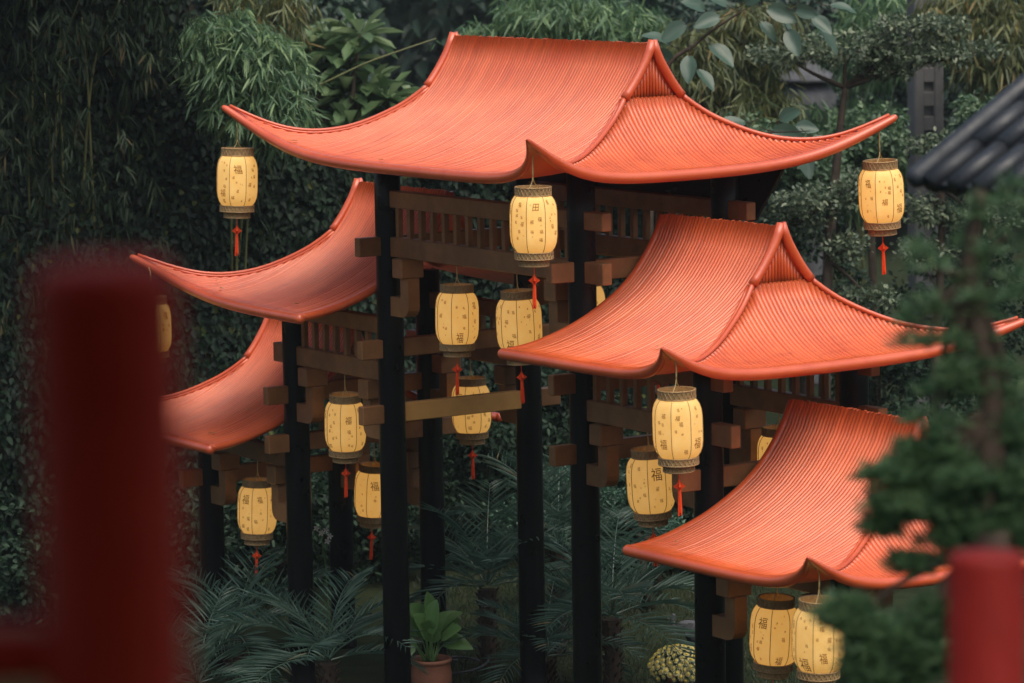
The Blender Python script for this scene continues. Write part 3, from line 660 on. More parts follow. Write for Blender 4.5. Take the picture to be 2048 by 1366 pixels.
# ------------------------------------------------------------------ far wood on the hillside
def far_wood():
    LV = Leaves()
    for i in range(150):
        d = RNG.uniform(82, 150); x = RNG.uniform(-500, 2500); p = on_ground(x, d); hb = max(0, (d-95)/182)**1.1*55
        h = RNG.uniform(6, 12); w = RNG.uniform(2.2, 4.0)
        for k in range(9): 
            q = np.array([p[0], p[1], hb])+rdir(1)[0]*np.array([w, w, h*0.42])*0.7+np.array([0, 0, h*0.55])
            leaf_ball(LV, q, (w*0.55, w*0.55, w*0.45), 90, 0.55, 0.30, inner=0.5)
    tag(LV.build('far_wood', M['far_leaf']), 'hazy dark wood far behind the garden', 'wood', kind='stuff')
far_wood()
# ------------------------------------------------------------------ creeper-covered bank behind the gate on the left
def creeper():
    f1, f2 = fbm(11), fbm(12); LV = Leaves(); V = []; nx, nz = 70, 40
    def top(x): return float(np.interp(x, [-200, 300, 420, 520, 760, 1000, 1150, 1400], [8.6, 8.2, 6.6, 5.35, 5.0, 5.6, 5.3, 4.6]))
    def dep(x, s): return float(np.interp(x, [-200, 300, 700, 1400], [42.2, 43.0, 44.5, 46.0]))+1.1*s
    def pt(x, s, off=0.0):
        z = s*top(x); d = dep(x, s); p = on_ground(x, d, z); w = f1(p*0.9)*0.55+f2(p*2.2)*0.25; return p-HF*(w+off)
    for j in range(nz):
        for i in range(nx): V.append(pt(-220+i*1620/(nx-1), j/(nz-1), -0.28))
    F = np.array([(j*nx+i, j*nx+i+1, (j+1)*nx+i+1, (j+1)*nx+i) for j in range(nz-1) for i in range(nx-1)])
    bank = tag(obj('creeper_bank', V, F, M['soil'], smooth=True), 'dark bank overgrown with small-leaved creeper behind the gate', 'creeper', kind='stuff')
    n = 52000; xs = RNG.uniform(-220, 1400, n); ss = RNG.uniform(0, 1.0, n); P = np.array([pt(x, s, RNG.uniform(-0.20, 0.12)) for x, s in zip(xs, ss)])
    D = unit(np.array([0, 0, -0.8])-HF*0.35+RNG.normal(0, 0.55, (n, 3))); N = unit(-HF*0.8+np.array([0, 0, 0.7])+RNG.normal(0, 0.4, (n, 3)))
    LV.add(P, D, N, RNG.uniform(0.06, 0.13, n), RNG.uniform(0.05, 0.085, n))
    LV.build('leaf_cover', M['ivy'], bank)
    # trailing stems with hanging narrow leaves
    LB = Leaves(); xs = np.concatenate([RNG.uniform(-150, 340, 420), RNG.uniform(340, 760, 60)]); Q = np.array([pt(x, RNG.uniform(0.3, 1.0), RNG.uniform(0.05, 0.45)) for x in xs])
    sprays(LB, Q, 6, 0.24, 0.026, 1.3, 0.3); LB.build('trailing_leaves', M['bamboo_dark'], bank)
creeper()
# ------------------------------------------------------------------ bamboo clumps
def bamboo(label, base_x, d, crown, n_culm, mat, n_spray, n_leaf, L, W, fall=0.7, group='bamboo clumps behind the gate', off=0.25, rad=0.022):
    """crown = list of (x, y, rx, ry, rdepth) in photo pixels / metres, at depth d"""
    b0 = on_ground(base_x, d); rt = empty('bamboo_clump', b0); tag(rt, label, 'bamboo', group); LV = Leaves(); cs = []
    tot = sum(c[2]*c[3] for c in crown)
    for x, y, rx, ry, rd in crown:
        c = at(x, y, d); r = np.array([px_r(rx, d), px_r(ry, d), rd]); n = int(n_spray*rx*ry/tot)
        dd = rdir(n)*RNG.uniform(0.2, 1, (n, 1))**0.5; P = c+dd[:, :1]*r[0]*HR+dd[:, 1:2]*r[1]*np.array([0, 0, 1.0])+dd[:, 2:]*r[2]*HF
        sprays(LV, P, n_leaf, L, W, fall); cs.append((c, r))
    fo = LV.build('foliage', mat, rt, b0)
    for k in range(n_culm):
        c, r = cs[k % len(cs)]; tip = c+HR*RNG.uniform(-0.8, 0.8)*r[0]+np.array([0, 0, RNG.uniform(-0.2, 0.7)*r[1]])+HF*RNG.uniform(-0.5, 0.5)*r[2]
        q = b0+HR*RNG.normal(0, off)+HF*(2.6+RNG.normal(0, off)); P = curve_pts([q, q+(tip-q)*np.array([0.12, 0.12, 0.45]), q+(tip-q)*np.array([0.45, 0.45, 0.85]), tip], 22)
        rr = np.linspace(rad, 0.006, 22); rr[::3] *= 1.18
        V, F = tube(P-b0, rr, 7); obj('culm', V, F, M['cane'], rt, True)
    return rt
bamboo('dark drooping bamboo filling the upper left corner above the red post', 60, 41.6, [(60, 80, 200, 150, 0.8), (240, 60, 160, 110, 0.7), (110, 300, 170, 170, 0.5)], 7, M['bamboo_dark'], 170, 7, 0.22, 0.026, 1.1)
bamboo('soft pale green bamboo above the lantern on the left roof tip', 470, 42.8, [(505, 160, 115, 120, 0.7), (450, 90, 80, 90, 0.6), (560, 230, 60, 60, 0.5)], 6, M['bamboo'], 1000, 8, 0.24, 0.026, 0.8)
bamboo('yellowing bamboo tips hanging at the top edge left of the top roof', 540, 45.6, [(570, 10, 70, 60, 0.4), (480, 10, 60, 50, 0.4)], 3, M['bamboo_yellow'], 90, 7, 0.25, 0.028, 1.1)
bamboo('pale bamboo rising just behind the ridge of the top roof', 1120, 53.0, [(1090, 25, 110, 60, 0.8), (1220, 60, 130, 75, 0.8), (980, 60, 60, 25, 0.5)], 6, M['bamboo'], 620, 8, 0.30, 0.032, 0.8)
bamboo('yellow green bamboo behind the right gable of the top roof', 1420, 51.0, [(1400, 130, 110, 100, 0.8), (1480, 210, 120, 80, 0.8), (1520, 60, 90, 80, 0.8)], 6, M['bamboo_yellow'], 700, 8, 0.28, 0.032, 0.9)
bamboo('tall yellowing bamboo in the upper right corner above the tiled roof', 2010, 52.0, [(1990, 60, 110, 100, 0.8), (2040, 200, 90, 90, 0.7), (1900, 20, 70, 50, 0.5)], 6, M['bamboo_yellow'], 620, 8, 0.30, 0.034, 1.0)
bamboo('dark bamboo thicket between the grey pole and the small-leaved trees', 1760, 56.0, [(1760, 60, 120, 100, 0.8), (1700, 300, 150, 120, 0.8)], 5, M['bamboo'], 620, 8, 0.32, 0.036, 0.9)
b0 = on_ground(455, 47.2); P = np.array([b0, at(462, 420, 47.0), at(500, 236, 46.2), at(575, 197, 45.4), at(650, 165, 45.1), at(730, 127, 45.0), at(810, 98, 44.9), at(872, 77, 44.9)])
rt = empty('arching_cane', b0); tag(rt, 'single thin bare bamboo cane arching up towards the top roof', 'bamboo')
V, F = tube(curve_pts(P, 40)-b0, np.linspace(0.024, 0.007, 40), 7); obj('culm', V, F, M['cane'], rt, True)
LV = Leaves(); sprays(LV, np.array([at(868, 80, 44.9), at(735, 122, 45.0), at(600, 186, 45.1)]), 3, 0.16, 0.02); LV.build('foliage', M['bamboo'], rt, b0)
# ------------------------------------------------------------------ frangipani: rosettes of long leaves at the branch ends
def frangipani(label, base_x, d, heads, L, W):
    b0 = on_ground(base_x, d); rt = empty('frangipani_tree', b0); tag(rt, label, 'tree'); bm = MB(); tops = [at(x, y, d+RNG.uniform(-0.5, 0.5)) for x, y in heads]
    fork = b0+np.array([0, 0, 2.6]); limb(bm, b0, fork, 0.12, 0.08, 0); LV = Leaves()
    for p in tops:
        limb(bm, fork, p, 0.06, 0.022, 0.05); n = 19; az = np.arange(n)*2.4+RNG.uniform(0, 6); el = np.linspace(1.1, -0.35, n)
        D = np.stack([np.cos(az)*np.cos(el), np.sin(az)*np.cos(el), np.sin(el)], 1)
        LV.add(p+D*0.04, D, np.array([0, 0, 1.0])+D*0.2, L*RNG.uniform(0.75, 1.1, n), W*RNG.uniform(0.85, 1.1, n))
    bm.build('trunk', M['bark'], rt, True, None).data.transform(Matrix.Translation(Vector(-b0)))
    LV.build('crown', M['frangipani'], rt, b0, droop=0.35, fold=0.12, shape=(0.45, 0.75, 0.75, 1.0))
frangipani('broad long-leaved tree with leaf rosettes left of the top roof', 720, 50.5, [(665, 85), (700, 120), (640, 130), (735, 175), (690, 190), (640, 215), (775, 200), (745, 235), (610, 160), (700, 255), (655, 265), (790, 245), (600, 240), (830, 215), (560, 280), (720, 70), (620, 90)], 0.66, 0.20)
# ------------------------------------------------------------------ ficus with big rounded leaves
def ficus():
    d = 41.5; b0 = on_ground(1310, d); rt = empty('ficus_sapling', b0); tag(rt, 'slender tree with large rounded grey green leaves beside the top gable', 'tree')
    bm = MB(); a = at(1318, 185, d); tip = at(1490, 18, d); bm.add(*tube(curve_pts([b0, at(1300, 600, d), a, at(1395, 85, d), tip], 30), np.linspace(0.05, 0.010, 30), 7))
    tip2 = at(1620, 262, d); bm.add(*tube(curve_pts([at(1300, 560, d), at(1400, 330, d), at(1500, 272, d), tip2], 16), np.linspace(0.03, 0.006, 16), 6))
    spots = [(1372, 48, 200), (1345, 118, 170), (1378, 112, 280), (1455, 12, 150), (1440, 35, 200), (1490, 6, 60), (1535, 18, -20), (1560, 35, -60), (1592, 20, -10), (1625, 35, -50), (1660, 12, 0), (1420, 90, -60), (1395, 140, -70), (1575, 60, -80), (1600, 0, 60), (1520, 45, -50), (1410, 20, 170), (1640, 60, -60),
             (1490, 246, 170), (1480, 275, 200), (1535, 285, -80), (1560, 240, 40), (1600, 292, -70), (1625, 275, -40), (1590, 255, 10), (1545, 262, -20), (1320, 150, 190), (1340, 90, 150)]
    for x, y, an in spots:
        p = at(x, y, d+RNG.uniform(-0.3, 0.3)); a = R_(an+RNG.normal(0, 12)); D = unit(HR*math.cos(a)+np.array([0, 0, 1])*math.sin(a)*0.8-HF*RNG.uniform(0, 0.5))
        nn = -HF*0.7+np.array([0, 0, 0.8])+RNG.normal(0, 0.35, 3); L = RNG.uniform(0.26, 0.40)
        V, F = broad_leaf(p-b0, D, nn, L, L*0.72, 0.15); obj('leaf', V, F, M['ficus'], rt, True); bm.add(*tube([p-D*0.16+np.array([0, 0, 0.03]), p-D*0.06, p+D*0.02], 0.005, 5))
    bm.build('trunk', M['bark'], rt, True).data.transform(Matrix.Translation(Vector(-b0)))
ficus()
# ------------------------------------------------------------------ small-leaved trees with tiered crowns
def tier_tree(name, label, base_x, d, trunk, tiers, mat, L=0.075, W=0.04, dens=1.0, group=None, cr=0.16):
    """trunk = photo points of the stem from low to high, tiers = (x, y, rx, ry, rdepth)"""
    b0 = on_ground(base_x, d); rt = empty(name, b0); tag(rt, label, 'tree', group); bm = MB(); T = [b0]+[at(x, y, d) for x, y in trunk]
    bm.add(*tube(curve_pts(T, 24), np.linspace(0.085, 0.035, 24), 8)); LV = Leaves()
    for x, y, rx, ry, rd in tiers:
        c = at(x, y, d); r = (px_r(rx, d), px_r(ry, d), rd); n = int(dens*22*rx*ry/2000)+8
        dd = rdir(n)*RNG.uniform(0.15, 1, (n, 1))**0.5; P = c+dd[:, :1]*r[0]*HR+dd[:, 1:2]*r[1]*np.array([0, 0, 1.0])+dd[:, 2:]*r[2]*HF
        for p in P:
            s = cr*RNG.uniform(0.6, 1.4); leaf_ball(LV, p, (s, s, s*0.6), int(34*RNG.uniform(0.6, 1.3)), L, W, inner=0.05, up=0.7, down=-0.1)
        k = min(len(T)-1, max(1, len(T)-1-(0 if y < trunk[-1][1]+60 else 1))); limb(bm, T[k], c+np.array([0, 0, -0.6*r[1]]), 0.035, 0.010, 0.05)
        for p in P[::5]: limb(bm, c+np.array([0, 0, -0.6*r[1]]), p, 0.010, 0.004, 0.03, 5, 5)
    bm.build('trunk', M['bark'], rt, True).data.transform(Matrix.Translation(Vector(-b0)))
    LV.build('crown', mat, rt, b0, fold=0.12)
    return rt
tg = 'small-leaved trees on the right'
tier_tree('layered_tree', 'small-leaved tree with forked dark trunk and flat tiers, behind the right lantern tip', 1640, 46.0, [(1655, 560), (1678, 280), (1690, 175)], [(1690, 95, 110, 28, 0.6), (1580, 105, 75, 20, 0.5), (1800, 100, 90, 22, 0.5), (1910, 105, 110, 18, 0.5), (1770, 140, 70, 14, 0.4), (1840, 50, 110, 20, 0.5)], M['small_leaf'], dens=1.1, group=tg)
tier_tree('layered_tree', 'lower small-leaved tree with loose tiers left of the right hanging lantern', 1655, 44.0, [(1650, 760), (1655, 520), (1660, 400)], [(1640, 400, 90, 26, 0.5), (1720, 365, 70, 20, 0.5), (1590, 440, 50, 22, 0.4), (1740, 590, 70, 16, 0.4), (1690, 490, 55, 18, 0.4)], M['small_leaf'], dens=1.1, group=tg)
tier_tree('layered_tree', 'small-leaved tree with grey green tiers right of the right hanging lantern', 1880, 45.0, [(1870, 800), (1880, 560), (1885, 380)], [(1880, 290, 100, 20, 0.5), (1850, 420, 80, 24, 0.5), (1960, 430, 80, 26, 0.5), (1850, 500, 60, 22, 0.4), (1950, 350, 80, 18, 0.5)], M['small_leaf'], dens=1.0, group=tg)
# ------------------------------------------------------------------ shrubs and broad dark trees closing the background
def bush(name, label, x, y, rx, ry, d, mat, ncl=60, per=70, L=0.10, W=0.06, group=None, cr=0.3, rd=0.9, trunk=True):
    c = at(x, y, d); b0 = np.array([c[0], c[1], 0.0]); rt = empty(name, b0); tag(rt, label, 'shrub' if 'shrub' in name else 'tree', group); LV = Leaves(); r0, r1 = px_r(rx, d), px_r(ry, d)
    dd = rdir(ncl)*RNG.uniform(0.1, 1, (ncl, 1))**0.45; P = c+dd[:, :1]*r0*HR+dd[:, 1:2]*r1*np.array([0, 0, 1.0])+dd[:, 2:]*rd*HF; P[:, 2] = np.maximum(P[:, 2], 0.15)
    for p in P:
        s = cr*RNG.uniform(0.6, 1.35); leaf_ball(LV, p, (s, s, s*0.75), int(per*RNG.uniform(0.6, 1.3)), L, W, inner=0.1, up=0.5, down=0.1)
    LV.build('crown', mat, rt, b0); bm = MB(); top = max(c[2]-0.3*r1, 0.3)
    bm.add(*tube([(0, 0, -0.05), (0.03, 0.02, top*0.5), (0, 0, top)], [0.07, 0.06, 0.04], 8))
    for p in P[::8]: limb(bm, (0, 0, top*0.8), p-b0, 0.025, 0.006)
    bm.build('trunk', M['bark'], rt, True)
sg = 'dark shrubs behind the gate'
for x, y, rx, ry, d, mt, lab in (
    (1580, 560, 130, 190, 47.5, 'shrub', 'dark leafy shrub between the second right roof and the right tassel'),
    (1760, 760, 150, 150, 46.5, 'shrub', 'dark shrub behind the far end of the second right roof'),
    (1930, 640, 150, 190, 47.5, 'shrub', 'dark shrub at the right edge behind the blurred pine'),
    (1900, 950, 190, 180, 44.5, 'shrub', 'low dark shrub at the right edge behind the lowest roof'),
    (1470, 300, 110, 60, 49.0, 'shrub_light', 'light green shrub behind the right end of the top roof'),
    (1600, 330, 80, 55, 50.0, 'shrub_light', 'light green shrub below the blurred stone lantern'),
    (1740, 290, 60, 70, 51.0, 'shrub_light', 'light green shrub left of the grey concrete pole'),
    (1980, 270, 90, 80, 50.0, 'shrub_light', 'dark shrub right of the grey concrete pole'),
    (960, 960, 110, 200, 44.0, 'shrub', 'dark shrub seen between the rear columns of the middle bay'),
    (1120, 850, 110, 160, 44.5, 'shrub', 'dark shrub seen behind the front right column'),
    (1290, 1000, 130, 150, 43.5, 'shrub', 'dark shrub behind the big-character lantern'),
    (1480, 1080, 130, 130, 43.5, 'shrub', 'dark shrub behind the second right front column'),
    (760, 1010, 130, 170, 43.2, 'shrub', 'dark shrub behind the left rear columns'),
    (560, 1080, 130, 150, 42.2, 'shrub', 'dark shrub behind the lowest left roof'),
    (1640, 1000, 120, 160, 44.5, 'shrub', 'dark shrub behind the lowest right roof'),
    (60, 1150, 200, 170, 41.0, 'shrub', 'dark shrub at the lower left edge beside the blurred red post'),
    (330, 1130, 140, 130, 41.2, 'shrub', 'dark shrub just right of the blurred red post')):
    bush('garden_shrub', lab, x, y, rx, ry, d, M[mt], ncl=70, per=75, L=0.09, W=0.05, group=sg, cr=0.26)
for x, y, rx, ry, d, lab in ((1250, 180, 260, 200, 62, 'hazy broad tree behind the middle of the top roof'), (1560, 150, 190, 220, 66, 'hazy broad tree behind the small-leaved trees'), (1880, 180, 220, 240, 64, 'hazy broad tree in the upper right behind the pole'), (500, 60, 200, 200, 60, 'hazy broad tree in the upper left behind the pale bamboo'), (1020, 300, 200, 160, 66, 'hazy broad tree hidden low behind the top roof'), (800, 330, 160, 110, 70, 'hazy broad tree low behind the left slope of the top roof')):
    bush('broad_tree', lab, x, y, rx, ry, d, M['far_leaf'], ncl=120, per=130, L=0.15, W=0.08, group='hazy broad trees behind the garden', cr=0.55, rd=1.8)
# tall crowns above the picture that shade the creeper bank and the garden floor
def canopy(label, x, d, z0, z1, rr, nc):
    b0 = on_ground(x, d+3.0); rt = empty('tall_tree', b0); tag(rt, label, 'tree', 'tall shade trees over the garden'); LV = Leaves(); bm = MB(); bm.add(*tube(curve_pts([(0, 0, -0.1), (0.1, 0.1, z0*0.5), tuple(np.append((-HF*1.0)[:2], z0)), tuple(np.append((-HF*2.0)[:2], z1))], 12), np.linspace(0.26, 0.10, 12), 10))
    c = np.array([0, 0, (z0+z1)/2])-HF*3.0; dd = rdir(nc)*RNG.uniform(0.1, 1, (nc, 1))**0.45; P = c+dd[:, :1]*rr*HR+dd[:, 1:2]*(z1-z0)/2*np.array([0, 0, 1.0])+dd[:, 2:]*rr*0.75*HF
    for p in P: leaf_ball(LV, p, (0.8, 0.8, 0.5), 70, 0.24, 0.13, inner=0.1)
    for p in P[::7]: limb(bm, np.array([0, 0, z0])-HF*1.5, p, 0.07, 0.015)
    LV.build('crown', M['shrub'], rt); bm.build('trunk', M['bark'], rt, True)
canopy('tall dense tree shading the creeper bank on the far left', -60, 42.5, 8.3, 12.5, 3.6, 170)
# cloud-pruned topiary
tier_tree('topiary_tree', 'cloud-pruned tree with soft round pads between the middle columns', 1150, 41.2, [(1160, 1150), (1130, 1040)], [(1050, 1025, 60, 28, 0.35), (1120, 1060, 50, 22, 0.3), (1120, 960, 50, 30, 0.3), (1020, 1075, 30, 18, 0.25)], M['topiary'], 0.06, 0.022, 2.6, cr=0.10)
tier_tree('topiary_tree', 'cloud-pruned tree with small round pads left of the lowest right roof tip', 1290, 40.8, [(1290, 1180), (1285, 1080)], [(1235, 1100, 42, 24, 0.3), (1220, 1000, 40, 25, 0.3), (1340, 1060, 35, 20, 0.3)], M['topiary'], 0.06, 0.022, 2.6, cr=0.10)
# ------------------------------------------------------------------ palms
def palm(x, d, zc, n_fr, FL, label, lean=0.0):
    b0 = on_ground(x, d); rt = empty('pygmy_palm', b0); tag(rt, label, 'palm', 'small palms under the gate'); b = MB()
    b.add(*tube([(0, 0, -0.05), (0.01, 0, zc*0.5), (0, 0, zc)], [0.09, 0.08, 0.10], 10))
    for k in range(60):
        a = k*2.4; z = zc*(k+1)/61; b.add(*tube([(0.08*math.cos(a), 0.08*math.sin(a), z), (0.13*math.cos(a), 0.13*math.sin(a), z+0.05)], [0.02, 0.006], 4))
    b.build('trunk', M['bark'], rt)
    for k in range(n_fr):
        az = k*2.399+RNG.normal(0, 0.15); el = R_(float(np.interp(k, [0, n_fr*0.35, n_fr], [80, 52, 2])))+RNG.normal(0, 0.08); Lf = FL*RNG.uniform(0.8, 1.12)
        m = 26; s = np.linspace(0, 1, m); O = np.array([math.cos(az), math.sin(az), 0]); sag = RNG.uniform(0.85, 1.35)
        ang = el-sag*s**1.4; dx = np.cumsum(np.cos(ang))*Lf/m; dz = np.cumsum(np.sin(ang))*Lf/m
        P = O*dx[:, None]+np.array([0, 0, 1.0])*dz[:, None]+np.array([0, 0, zc+0.03]); T = unit(np.gradient(P, axis=0)); Sd = unit(np.cross(T, [0, 0, 1.0])); Nn = np.cross(Sd, T)
        V1, F1 = tube(P, np.linspace(0.010, 0.002, m), 5); LV = Leaves(); i0 = 4; mm = 18
        q = np.linspace(0.13, 0.99, mm); I = lambda A: np.stack([np.interp(q, s, A[:, c]) for c in range(3)], 1)
        Pq, Tq, Sq, Nq = I(P), I(T), I(Sd), I(Nn); ll = 0.36*Lf*np.sin(np.clip(q*2.6+0.45, 0, math.pi))**0.7+0.04
        for sg_ in (-1, 1):
            D = Tq*0.75+Sq*sg_*0.85+Nq*0.28+RNG.normal(0, 0.07, (mm, 3)); LV.add(Pq, D, Nq+Sq*sg_*-0.3, ll*RNG.uniform(0.85, 1.15, mm), 0.0135)
        V2, F2 = LV.arrays(droop=0.14, fold=0.30, shape=(0.25, 0.6, 1.0, 0.8)); nb = len(V1); V = list(V1)+list(V2); F = list(F1)+[tuple(int(i)+nb for i in f) for f in F2]
        obj('frond', V, F, M['palm'], rt)
palm(455, 36.9, 0.50, 14, 1.2, 'bushy small palm at the foot of the far left columns')
palm(640, 35.6, 0.50, 13, 1.2, 'low spreading palm in front of the left columns beside the black front column')
palm(375, 35.8, 0.25, 13, 1.05, 'lowest palm at the bottom edge right beside the blurred red post')
palm(965, 37.6, 0.85, 13, 1.25, 'small palm just right of the potted plant')
palm(1110, 38.4, 1.15, 15, 1.4, 'full small palm between the two middle black columns')
palm(1215, 36.4, 0.75, 14, 1.35, 'small palm with long arching fronds right of the front right column')
palm(1080, 36.6, 0.30, 12, 1.05, 'low palm at the bottom edge between the two middle black columns')
# ------------------------------------------------------------------ potted plant
def potted():
    d = 36.3; b0 = on_ground(849, d); rt = empty('potted_plant', b0); tag(rt, 'broad-leaved plant in a terracotta pot behind the black front column', 'plant')
    V, F = lathe([(0.13, 0), (0.155, 0.02), (0.185, 0.14), (0.188, 0.24), (0.172, 0.33), (0.178, 0.345), (0.190, 0.355), (0.192, 0.385), (0.176, 0.39), (0.165, 0.37), (0.16, 0.33)], 36); o = obj('pot', np.array(V)*np.array([1.13, 1.13, 1.02]), F, M['terracotta'], rt, True)
    V, F = lathe([(0.001, 0.345), (0.10, 0.342), (0.166, 0.335)], 24); obj('soil', V, F, M['soil'], rt, True)
    spots = [(-110, 60, .30, .13), (-95, 25, .28, .13), (-70, -10, .26, .15), (-35, 70, .34, .15), (-20, 30, .32, .17), (10, 55, .36, .15), (25, 15, .34, .16), (50, 40, .34, .13), (60, -5, .28, .13), (55, 25, .26, .12), (-5, 95, .36, .10), (-50, 45, .30, .13), (0, 10, .28, .16)]
    st = MB()
    for k, (dx, dy, L, W) in enumerate(spots):
        a = math.atan2(dy+18, dx+1e-3); root = np.array([0, 0, 0.36])+HR*dx*0.0006+HF*RNG.normal(0, 0.03)
        base = np.array([0, 0, 0.44+0.0022*dy+0.10])+HR*dx*0.0022+HF*RNG.normal(0, 0.09)
        st.add(*tube(curve_pts([root, root*0.5+base*0.5+np.array([0, 0, 0.03]), base], 6), np.linspace(0.011, 0.007, 6), 6))
        D = HR*math.cos(a)*0.8+np.array([0, 0, 1])*(math.sin(a)*0.75+0.15)-HF*RNG.uniform(-0.2, 0.5); V, F = broad_leaf(base, D, -HF*0.6+np.array([0, 0, 0.7])+RNG.normal(0, 0.3, 3), L*1.2, W*1.95, 0.18 if dy > 0 else 0.45)
        obj('leaf', V, F, M['pot_leaf'], rt, True)
    st.build('stems', M['pot_leaf'], rt, True)
potted()
# ------------------------------------------------------------------ white orchid spray behind the left columns
def orchid():
    d = 38.6; b0 = on_ground(648, d); rt = empty('white_orchid', b0); tag(rt, 'few small white flowers on a thin stem between the left black columns', 'flowers'); tip = at(640, 1050, d)-b0
    V, F = tube(curve_pts([(0, 0, 0), tuple(tip*np.array([0.4, 0.4, 0.6])), tuple(tip)], 12), np.linspace(0.008, 0.004, 12), 5); obj('stem', V, F, M['pot_leaf'], rt, True)
    for x, y in ((643, 1066), (652, 1060), (660, 1072), (633, 1056), (655, 1082)):
        p = at(x, y, d)-b0; V = [p]; F = []
        for k in range(5):
            for da, r in ((-0.45, 0.024), (0, 0.038), (0.45, 0.024)): a = k*2*math.pi/5+da; V.append(p+HR*r*math.cos(a)+np.array([0, 0, r*math.sin(a)])-HF*0.012)
            F.append((0, 1+3*k, 2+3*k, 3+3*k))
        obj('flower', V, F, M['white_flower'], rt)
orchid()
# ------------------------------------------------------------------ chrysanthemum mound
def flower_mesh():
    q = MB(); V = []; n = 12
    V = [(0, 0, 0.004)]
    for k in range(n):
        for da, r, z in ((-0.2, 0.020, -0.002), (0.0, 0.030, 0.004), (0.2, 0.020, -0.002)): a = 2*math.pi*k/n+da; V.append((r*math.cos(a), r*math.sin(a), z))
    return mesh('flower', V, [(0, 1+3*k, 2+3*k, 3+3*k) for k in range(n)], M['petal']), mesh('flower_eye', *lathe([(0.012, 0.003), (0.009, 0.010), (0.001, 0.012)], 8), M['flower_eye'])
FM, FE = flower_mesh()
def mound(x, d, label, R, n, zc):
    b0 = on_ground(x, d); rt = empty('chrysanthemum', b0); tag(rt, label, 'flowers', 'yellow chrysanthemums in pots')
    V, F = lathe([(0.14, 0), (0.17, 0.10), (0.19, 0.2), (0.20, 0.2), (0.20, 0.22), (0.18, 0.22), (0.17, 0.16)], 24); obj('pot', V, F, M['terracotta'], rt, True)
    LV = Leaves(); leaf_ball(LV, (0, 0, zc), (R*0.93, R*0.93, R*0.66), 900, 0.05, 0.03, inner=0.6); LV.build('leaf_mound', M['shrub'], rt)
    for k in range(n):
        f = (k+0.5)/n; th = math.acos(1-f*1.25); a = k*2.39996; nr = np.array([math.sin(th)*math.cos(a), math.sin(th)*math.sin(a), math.cos(th)]); p = nr*np.array([R, R, R*0.72])*RNG.uniform(0.97, 1.05)+np.array([0, 0, zc])
        o = link('flower', FM, rt, p); o.rotation_mode = 'QUATERNION'; o.rotation_quaternion = Vector(nr+RNG.normal(0, 0.25, 3)).to_track_quat('Z', 'Y'); s = RNG.uniform(1.05, 1.5); o.scale = (s, s, s)
        link('flower_eye', FE, o)
mound(1358, 36.0, 'yellow chrysanthemum mound at the bottom edge beside the second right column', 0.33, 150, 0.31)
mound(1868, 33.4, 'yellow chrysanthemum glimpsed under the lowest right roof beside the right red post', 0.30, 70, 1.05)
# ------------------------------------------------------------------ stone elephant
def elephant():
    d = 37.6; b0 = on_ground(1405, d); rt = empty('stone_elephant', b0); rt.rotation_euler[2] = YAW+math.pi; tag(rt, 'small grey stone elephant with raised trunk behind the chrysanthemum', 'statue')
    me = bpy.data.meshes.new('body'); V = []; E = []; Rr = []
    def ch(pts, root=None):
        prev = root
        for p, r in pts:
            V.append(p); Rr.append(r); i = len(V)-1
            if prev is not None: E.append((prev, i))
            prev = i
        return prev
    ch([((-0.12, 0, 0.30), 0.13)]); ch([((0.0, 0, 0.31), 0.145), ((0.12, 0, 0.34), 0.12), ((0.20, 0, 0.42), 0.085), ((0.27, 0, 0.42), 0.062), ((0.315, 0, 0.38), 0.040), ((0.35, 0, 0.42), 0.032), ((0.355, 0, 0.50), 0.026), ((0.33, 0, 0.56), 0.024)], 0)
    for x, r, root in ((-0.13, 0.055, 0), (0.10, 0.055, 2)):
        for y in (-0.07, 0.07): ch([((x, y, 0.18), r), ((x, y, 0.08), 0.046), ((x, y, 0.0), 0.052)], root)
    ch([((-0.25, 0, 0.30), 0.02), ((-0.28, 0, 0.18), 0.012)], 0)
    me.from_pydata(V, E, []); o = link('body', me, rt); sk = o.modifiers.new('skin', 'SKIN'); ss = o.modifiers.new('sub', 'SUBSURF'); ss.levels = ss.render_levels = 2
    for i, r in enumerate(Rr): me.skin_vertices[0].data[i].radius = (r, r)
    me.skin_vertices[0].data[0].use_root = True
    me.materials.append(M['stone'])
    for s in (-1, 1):
        V = []
        for k in range(9): a = 2*math.pi*k/9; V += [(0.165+0.075*math.cos(a), s*(0.085+0.03*math.cos(a)), 0.40+0.085*math.sin(a)), (0.165+0.07*math.cos(a), s*(0.105+0.03*math.cos(a)), 0.40+0.08*math.sin(a))]
        F = [tuple(range(0, 18, 2)), tuple(range(1, 18, 2))[::-1]]+[(2*k, (2*k+2) % 18, (2*k+3) % 18, 2*k+1) for k in range(9)]; obj('ear', V, F, M['stone'], rt)
        V, F = tube([(0.27, s*0.045, 0.39), (0.32, s*0.06, 0.36), (0.36, s*0.06, 0.37)], [0.014, 0.011, 0.004], 6); obj('tusk', V, F, M['stone'], rt, True)
elephant()
